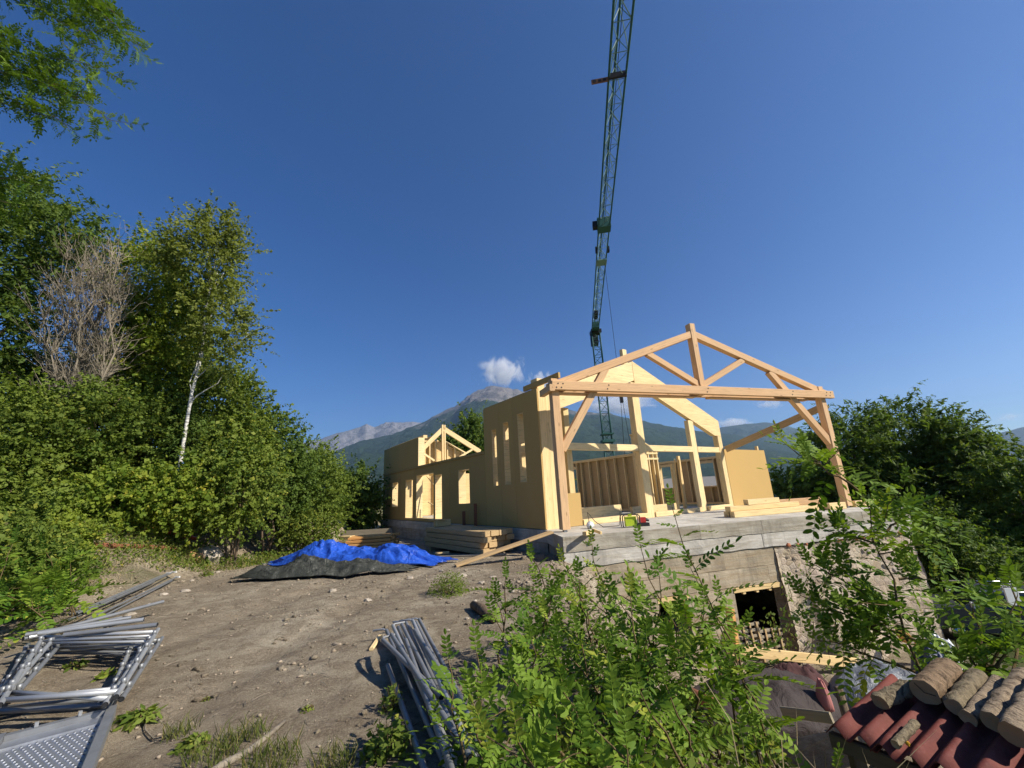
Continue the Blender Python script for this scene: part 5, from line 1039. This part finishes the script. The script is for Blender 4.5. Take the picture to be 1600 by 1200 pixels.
LEAF_N = [0]
EXTRA = {}
LEAF_NP = []
for me_ in LEAF:
    me_.calc_loop_triangles(); vv_ = np.empty(len(me_.vertices)*3); me_.vertices.foreach_get('co', vv_); tt_ = np.empty(len(me_.loop_triangles)*3, np.int32); me_.loop_triangles.foreach_get('vertices', tt_); LEAF_NP.append((vv_.reshape(-1, 3), tt_.reshape(-1, 3)))
def put_leaf(par, org, p, d, up_, sc_, k, single=True):
    x = unit(d); y = np.cross(up_, x); y = unit(y) if np.linalg.norm(y) > 1e-3 else np.array([0, 1., 0]); z = np.cross(x, y)
    if not single:
        v_, t_ = LEAF_NP[k]; EXTRA.setdefault(par.name, []).append((v_@np.array([x, y, z])*sc_+p-org, t_)); return
    o = bpy.data.objects.new('leaf', LEAF[k]); COL.objects.link(o); o.parent = par
    o.matrix_local = Matrix(((x[0]*sc_, y[0]*sc_, z[0]*sc_, p[0]-org[0]), (x[1]*sc_, y[1]*sc_, z[1]*sc_, p[1]-org[1]), (x[2]*sc_, y[2]*sc_, z[2]*sc_, p[2]-org[2]), (0, 0, 0, 1))); LEAF_N[0] += 1
def stem_leaves(par, org, pts, g, f0, step, sc_, cap, upw=.5, mb=None):
    seg = np.linalg.norm(np.diff(pts, axis=0), axis=1); cum = np.concatenate([[0], np.cumsum(seg)]); L = cum[-1]; s = L*f0; a = g.uniform(0, 6.28)
    while s < L:
        p = np.array([np.interp(s, cum, pts[:, i]) for i in range(3)]); i = min(len(seg)-1, int(np.searchsorted(cum, s))-1); i = max(i, 0); td = unit(pts[i+1]-pts[i]); e1 = unit(np.cross(td, [.3, .2, 1.])); e2 = np.cross(td, e1)
        a += 2.4+g.normal(0, .35); d = unit((e1*math.cos(a)+e2*math.sin(a))*1.0+td*g.uniform(.15, .6)+np.array([0, 0, g.uniform(-.15, .35)])); f = s/L
        put_leaf(par, org, p, d, unit(np.array([0, 0, 1.])+rdirs(1, g)[0]*.45), sc_*g.uniform(.75, 1.2)*(1-.35*max(0, f-.75)/.25), int(g.integers(0, 5)) if f < .9 else 4, cap[0] > 0); cap[0] -= 1; s += step*g.uniform(.7, 1.3)
    put_leaf(par, org, pts[-1], unit(pts[-1]-pts[-2]+np.array([0, 0, .2])), np.array([0, 1., 0]), sc_*.8, 4, cap[0] > 0); cap[0] -= 1
def locust(label, stems, seed, step=.06, sc_=.9, cap=300, name='locust_shrub', branch=2):
    """stems: (tip px, tip py, tip depth, root px, root py, root depth or None for the ground below)"""
    sc_ *= 1.68; step *= 1.5; g = np.random.default_rng(seed); cap = [cap]; tips = [aty(s[0], s[1], s[2]) for s in stems]; roots = []
    for s, t_ in zip(stems, tips):
        if len(s) >= 5:
            r = aty(s[3], s[4], s[5]); 
        else:
            r = np.array([t_[0]+g.normal(.25, .2), t_[1]+g.normal(.1, .25), 0]); r[2] = float(gz(r[0], r[1]))-.05
        roots.append(r)
    org = np.mean(roots, 0); org[2] = min(float(gz(r[0], r[1])) for r in roots); par = T(name, label, 'shrub', org); wood_ = MB()
    for r, t_ in zip(roots, tips):
        L = np.linalg.norm(t_-r); pts, rr = limb(r, t_, .012, .003, g, 9, .10, .06); wood_.tube(pts, rr, 5, False); stem_leaves(par, org, pts, g, .28, step, sc_, cap)
        for b in range(branch):
            f = g.uniform(.35, .8); i = int(f*8); d = unit(np.array([g.normal(0, 1), g.normal(0, 1), g.uniform(.0, .8)])); q = pts[i]+d*L*g.uniform(.18, .38); bp, br = limb(pts[i], q, .006, .002, g, 6, .10, .1); wood_.tube(bp, br, 4, False); stem_leaves(par, org, bp, g, .15, step*1.1, sc_*.9, cap)
    wood_.build('stems', MT['stem'], par, True); return par
locust('locust shrub spreading beside the steel tube bundle', [(745, 1020, 2.7), (770, 960, 3.3), (735, 1090, 2.2), (760, 1150, 1.95), (800, 1060, 2.6), (830, 1000, 3.0), (790, 900, 4.2), (700, 1030, 2.9), (880, 1080, 2.5), (850, 960, 3.3), (810, 1160, 1.95)], 101, .055, .85, 300)
locust('tall locust shrub with arching shoots before the slab corner', [(832, 872, 4.4), (880, 880, 4.4), (905, 905, 3.9), (925, 850, 4.6), (860, 930, 3.9), (960, 930, 3.6), (900, 990, 3.2), (945, 1010, 3.0), (835, 1010, 3.4), (870, 1030, 3.1)], 102, .065, .95, 300)
locust('slender locust shoot rising highest over the slab edge', [(1050, 792, 3.6), (1000, 850, 3.6), (1080, 890, 3.6), (1100, 945, 3.5), (1030, 900, 3.4), (985, 930, 3.3), (1060, 960, 3.1), (1010, 1000, 2.9), (1120, 990, 3.4)], 103, .065, .95, 280)
locust('low locust shrub in the dark hollow at the bottom', [(1000, 1080, 2.5), (960, 1100, 2.3), (1040, 1070, 2.7), (930, 1140, 2.0), (980, 1170, 1.9)], 104, .075, .9, 260, branch=1)
locust('locust sapling with a bent stem in front of the right post', [(1222, 690, 4.14, 1345, 770, 4.07), (1345, 770, 4.07, 1450, 1075, 3.79), (1250, 930, 4.42, 1400, 1000, 4.00), (1262, 878, 4.42, 1400, 960, 4.00), (1420, 800, 4.00, 1385, 830, 4.00), (1275, 1000, 4.28, 1430, 1050, 3.86), (1460, 905, 3.86, 1405, 905, 3.93), (1290, 830, 4.28, 1375, 850, 4.00), (1330, 960, 4.14, 1430, 1000, 3.86)], 105, .045, 1.1, 300, 'locust_sapling', 4)
locust('dark locust sapling rising behind the logs at right', [(1480, 960, 4.00), (1590, 930, 3.73, 1540, 1060, 3.73), (1610, 980, 3.59, 1540, 1060, 3.73), (1500, 1000, 3.86, 1545, 1080, 3.73), (1450, 1000, 4.14, 1545, 1080, 3.73), (1575, 1000, 3.59, 1545, 1090, 3.73), (1620, 860, 4.14, 1560, 1080, 3.73), (1520, 940, 4.00, 1545, 1060, 3.73)], 106, .085, 1.15, 220, 'locust_sapling', 2)
locust('young locust plant at the left edge beside the scaffold frames', [(20, 850, 6.6), (70, 860, 6.8), (110, 880, 7.0), (40, 900, 6.4), (85, 910, 6.6), (10, 930, 6.0), (-20, 870, 6.2), (60, 945, 6.2)], 107, .085, 1.5, 220, 'locust_shrub', 2)
# overhanging branch at top left
limbs = [(222, 195, 6.6, -160, 60, 7.0), (205, 130, 6.6, -120, 20, 7.0), (180, 90, 6.4, -60, -60, 6.8), (220, 75, 6.4, 60, -60, 6.6), (115, 200, 6.7, -120, 100, 7.0), (60, 180, 6.8, -140, 120, 7.0), (140, 30, 6.4, -40, -80, 6.8), (70, 290, 7.2, -120, 260, 7.4), (40, 320, 7.4, -140, 300, 7.4), (150, 150, 6.6, -100, 60, 7.0), (90, 110, 6.6, -120, 40, 7.0), (30, 120, 6.8, -160, 80, 7.0), (200, 40, 6.4, 40, -80, 6.6)]
g = np.random.default_rng(108); tb_ = aty(-420, 700, 7.5); tb_ = np.array([tb_[0], tb_[1], float(gz(tb_[0], tb_[1]))]); ot = T('locust_tree', 'locust tree branch hanging into the top left corner', 'tree', tb_); wood_ = MB(); cap = [290]; crown_top = aty(-330, 60, 7.2)
pts, rr = limb(tb_, crown_top, .20, .09, g, 10, .05); MB().tube(pts, rr, 9).build('trunk', MT['bark'], ot, True)
for s in limbs:
    a = aty(*s[3:6]); b = aty(*s[0:3]); p0, r0 = limb(crown_top, a, .05, .02, g, 6, .06); wood_.tube(p0, r0, 6, False); pts, rr = limb(a, b, .018, .003, g, 10, .06, .05); wood_.tube(pts, rr, 5, False); stem_leaves(ot, tb_, pts, g, .05, .085, 1.6, cap)
    for k in range(7):
        i = int(g.integers(1, 9)); q = pts[i]+np.array([g.normal(0, .5), g.normal(0, .4), g.normal(-.05, .3)]); bp, br = limb(pts[i], q, .006, .002, g, 6, .1, .05); wood_.tube(bp, br, 4, False); stem_leaves(ot, tb_, bp, g, .1, .08, 1.5, cap)
wood_.build('branches', MT['bark'], ot, True)
cl = []
for s in limbs:
    a = aty(*s[3:6]); b = aty(*s[0:3])
    for f in (.05, .2, .35, .5, .62, .74): cl.append((*(a+(b-a)*f+g.normal(0, .10, 3)), .34*(1.25-f)))
V, Q = foliage(np.array(cl), 9500, .075, .030, g, .5, .6, .3); o = O('crown', V, Q, MT['lf_dark'], ot); set_rnd(o.data, g.random(len(Q))*.6)

for nm_, lst in EXTRA.items():
    nv = np.cumsum([0]+[len(v) for v, t in lst]); o = O('leaf_mass', np.vstack([v for v, t in lst]), np.vstack([t+nv[i] for i, (v, t) in enumerate(lst)]), MT['lf_locust'], bpy.data.objects[nm_], world=False); o['kind'] = 'stuff'
    set_rnd(o.data, np.concatenate([np.full(len(t), random.random()*.5) for v, t in lst]))
# --- undergrowth, weeds, grass
def weeds(name, label, spots, n, L, W, lm, seed, h=.25, kind='stuff', cat='weeds', flat=1.0):
    g = np.random.default_rng(seed); P = []
    for x, y, r in spots:
        k = int(n*r/sum(s[2] for s in spots)); a = g.uniform(0, 6.283, k); q = r*np.sqrt(g.random(k)); xx = x+q*np.cos(a); yy = y+q*np.sin(a); hh = h*g.random(k)**1.3*(1-.6*(q/r)**2); P.append(np.stack([xx, yy, gz(xx, yy)+hh*(1-.0)], 1))
    P = np.vstack(P); k = len(P); N = rdirs(k, g)*.8+np.array([0, 0, .7*flat]); N /= np.linalg.norm(N, axis=1)[:, None]; s = g.uniform(.5, 1.3, k); V, Q = leaf_quads(P, N, rdirs(k, g)+np.array([0, 0, .4]), L*s, W*s)
    o = O(name, V, Q, MT[lm]); set_rnd(o.data, g.random(len(Q))); return tag(o, label, cat, kind=kind)
def spots_px(lst): return [(*gp(x, y)[:2], r) for x, y, r in lst]
weeds('weeds', 'yellowing weeds along the foot of the left bank', [(*aty(x, 850, Yd)[:2], r) for x, Yd, r in ((130, 9.8, .9), (180, 10.6, .9), (230, 11.2, .9), (290, 12.0, .7), (350, 13.0, .8), (400, 14, .8), (440, 15, .8), (480, 16.5, .9), (90, 9.0, .9), (250, 11.8, .8))], 15000, .07, .04, 'lf_weed', 201, .38)
weeds('undergrowth', 'dark leafy undergrowth below the locust shrubs', [(1.1, 2.2, .7), (1.6, 2.9, .8), (1.0, 3.2, .7), (1.5, 4.0, .9), (.9, 4.6, .7), (2.2, 4.2, .9), (1.2, 1.7, .6), (2.6, 3.8, .7), (3.2, 5.0, .9), (.75, 2.2, .35)], 5000, .06, .032, 'lf_mid', 202, .45)
def bush_small(label, px, py, r, n, L, W, lm, seed, h, name='weed_clump'):
    P = gp(px, py); t = T(name, label, 'weed', P); g = np.random.default_rng(seed); d = rdirs(n, g); d[:, 2] = np.abs(d[:, 2]); q = r*g.uniform(.25, 1, n)**.6; PP = P+d*q[:, None]*np.array([1, 1, h]); N = d*.5+rdirs(n, g)*.7+np.array([0, 0, .5]); N /= np.linalg.norm(N, axis=1)[:, None]; s = g.uniform(.6, 1.2, n)
    V, Q = leaf_quads(PP, N, d+rdirs(n, g)*.5, L*s, W*s); o = O('foliage', V, Q, MT[lm], t); set_rnd(o.data, g.random(n)*.7); m = MB()
    for k in range(14): e = rdirs(1, g)[0]; e[2] = abs(e[2]); m.tube([P, P+e*r*.5, P+e*r*np.array([.95, .95, h])], [.006, .004, .002], 4, False)
    m.build('stalks', MT['stem'], t)
bush_small('grey-green weed clump at the rim of the dirt platform', 702, 928, .38, 1500, .045, .02, 'lf_mid', 301, 1.0)
bush_small('leafy weed clump beside the corner of the steel deck', 214, 1128, .17, 120, .11, .035, 'lf_mid', 302, .55); bush_small('low weed clump near the bottom left of the dirt', 300, 1168, .13, 120, .06, .03, 'lf_mid', 303, .5)
bush_small('tiny green sprig alone on the dirt', 322, 1095, .05, 30, .03, .015, 'lf_yel', 304, .6); bush_small('small green sprig beside the dry stick', 480, 1110, .06, 40, .03, .015, 'lf_yel', 305, .6); bush_small('small weed growing through the scaffold frames', 118, 1044, .12, 60, .08, .03, 'lf_mid', 306, .6)
bush_small('another small weed between the scaffold rungs', 165, 1058, .10, 60, .08, .03, 'lf_yel', 307, .6); bush_small('weed clump at the foot of the bank by the brace tubes', 322, 900, .2, 160, .07, .03, 'lf_mid', 308, .7)
bush_small('leafy weed growing left of the tube bundle at the bottom', 605, 1180, .17, 220, .07, .035, 'lf_mid', 309, 1.3); bush_small('weed with upright stalks beside the middle of the tube bundle', 612, 1110, .10, 120, .05, .022, 'lf_mid', 310, 2.0)
def grass(label, spots, n, h, seed, lm='grass', wd=.006, name='grass'):
    g = np.random.default_rng(seed); tot = sum(s[2]**2 for s in spots); P = []
    for x, y, r in spots: k = int(n*r*r/tot)+1; a = g.uniform(0, 6.283, k); q = r*np.sqrt(g.random(k)); P.append(np.stack([x+q*np.cos(a), y+q*np.sin(a)], 1))
    P = np.vstack(P); k = len(P); z = gz(P[:, 0], P[:, 1]); b = np.column_stack([P, z]); ln = rdirs(k, g)*np.array([1, 1, 0])*.55+np.array([0, 0, 1.]); H = h*g.uniform(.4, 1.2, k)[:, None]; sd = np.cross(ln, rdirs(k, g)); sd /= np.linalg.norm(sd, axis=1)[:, None]; bend = rdirs(k, g)*np.array([1, 1, 0])
    V = np.stack([b-sd*wd/2, b+sd*wd/2, b+ln*H*.55+sd*wd*.4, b+ln*H*.55-sd*wd*.4], 1); tip = b+ln*H*.85+bend*H*.35
    V = np.concatenate([V, tip[:, None]], 1).reshape(-1, 3); i = np.arange(k)*5; Fq = np.stack([i, i+1, i+2, i+3], 1); Ft = np.stack([i+3, i+2, i+4, i+4], 1)
    Fl = Fq.tolist()+[f[:3] for f in Ft.tolist()]; o = O(name, V, Fl, MT[lm]); r_ = g.random(k); set_rnd(o.data, np.concatenate([r_, r_])*.7); return tag(o, label, 'grass', kind='stuff')
grass('green grass tufts at the bottom edge of the dirt', spots_px([(330, 1185, .16), (360, 1160, .10), (420, 1196, .2), (280, 1150, .12), (520, 1200, .15), (880, 1200, .25), (960, 1190, .3), (400, 1150, .1)])+[(.85, 1.75, .3), (1.15, 1.5, .4), (.7, 1.5, .25), (1.5, 1.9, .4)], 3600, .16, 401)
grass('tall dry straw stalks among the shrubs at the bottom right', [(1.5, 2.0, .25), (1.9, 2.3, .4), (2.6, 4.2, .6), (3.4, 5.2, .7), (1.3, 2.4, .3), (4.2, 6.4, .6), (2.1, 3.3, .5), (1.8, 2.7, .3)], 620, .75, 402, 'straw', .006, 'straw')
grass('dry yellow grass on the left bank', [(*aty(x, 850, Yd)[:2], r) for x, Yd, r in ((120, 9.2, 1.0), (200, 10.8, 1.0), (270, 11.8, .9), (340, 12.8, .9), (430, 14.6, 1.0))], 1600, .28, 403, 'straw')
# vines hanging on the stone wall
g = np.random.default_rng(9); vt = T('ivy_vine', 'thin leafy vines climbing the stone basement wall', 'vine', wpt(1260, 1010, .5)); P = []; m = MB()
for x0, y0, x1, y1 in ((1262, 890, 1275, 1040), (1285, 905, 1300, 1050), (1232, 905, 1235, 1050), (1310, 960, 1330, 1060), (1345, 960, 1350, 1050), (1205, 960, 1215, 1050)):
    s = np.linspace(0, 1, 12); pts = np.array([wpt(x0+(x1-x0)*f+g.normal(0, 4), y0+(y1-y0)*f, .62) for f in s]); m.tube(pts, .008, 4, False)
    for p in pts:
        for k in range(7): P.append(p+g.normal(0, .09, 3))
P = np.array(P); N = rdirs(len(P), g)*.6+fn; N /= np.linalg.norm(N, axis=1)[:, None]; V, Q = leaf_quads(P, N, rdirs(len(P), g)-np.array([0, 0, .6]), g.uniform(.06, .12, len(P)), g.uniform(.05, .09, len(P))); o = O('leaves', V, Q, MT['lf_mid'], vt); set_rnd(o.data, g.random(len(P))*.6); m.build('stems', MT['stem'], vt)
# --- gravel and litter on the dirt
def scatter_stones(n, seed, mt='gravel', nm='gravel', lab='small stones and gravel strewn over the dirt', k_r=1.):
    g = np.random.default_rng(seed); x = g.uniform(-9.5, 3.4, n*4); y = 1.2+16*g.random(n*4)**1.5; e = np.interp(y, EY, EX); d = x-e
    keep = (g.random(n*4) < np.where(d > -.6, .9, np.where(x < -7.6, .7, .16))) & (d < 3.4); x, y = x[keep][:n], y[keep][:n]; z = gz(x, y); k = len(x); r = .006+.024*g.random(k)**3.5+.010*(y/16)+np.where(x-np.interp(y, EY, EX) > -.4, .025*g.random(k)**2, 0)
    base = np.array([(1, 0, 0), (-.5, .87, 0), (-.5, -.87, 0), (.45, .3, .75), (-.35, .45, .6), (0, -.55, .7), (0, 0, -.6)]); fc = np.array([(0, 1, 3), (1, 4, 3), (1, 2, 4), (2, 5, 4), (2, 0, 5), (0, 3, 5), (3, 4, 5), (1, 0, 6), (2, 1, 6), (0, 2, 6)])
    a = g.uniform(0, 6.283, k); r = r*k_r; B = base[None]*g.uniform(.7, 1.3, (k, 7, 1))*r[:, None, None]*np.stack([g.uniform(.8, 1.5, k), np.ones(k), g.uniform(.5, .9, k)], 1)[:, None]; Vx = B[..., 0]*np.cos(a)[:, None]-B[..., 1]*np.sin(a)[:, None]+x[:, None]; Vy = B[..., 0]*np.sin(a)[:, None]+B[..., 1]*np.cos(a)[:, None]+y[:, None]; Vz = B[..., 2]+z[:, None]+r[:, None]*.15
    o = O(nm, np.stack([Vx, Vy, Vz], -1).reshape(-1, 3), (fc[None]+(np.arange(k)*7)[:, None, None]).reshape(-1, 3), MT[mt]); tag(o, lab, nm, kind='stuff')
scatter_stones(8000, 71); scatter_stones(5000, 73, 'ground', 'clods', 'crumbly clods of earth on the dirt and its banks', 1.5)
g = np.random.default_rng(72); m = MB()
for k in range(900):
    x = g.uniform(-6.5, .2); y = 1.6+11*g.random()**1.4; L = g.uniform(.04, .18); a = g.uniform(0, 3.14); p = np.array([x, y, float(gz(x, y))+.008]); q = p+np.array([L*math.cos(a), L*math.sin(a), 0]); q[2] = float(gz(q[0], q[1]))+.012; m.tube([p, (p+q)/2+np.array([0, 0, g.uniform(0, .015)]), q], g.uniform(.0015, .004), 3, False)
tag(m.build('litter', MT['twig']), 'dry twigs and straw littering the dirt', 'litter', kind='stuff')
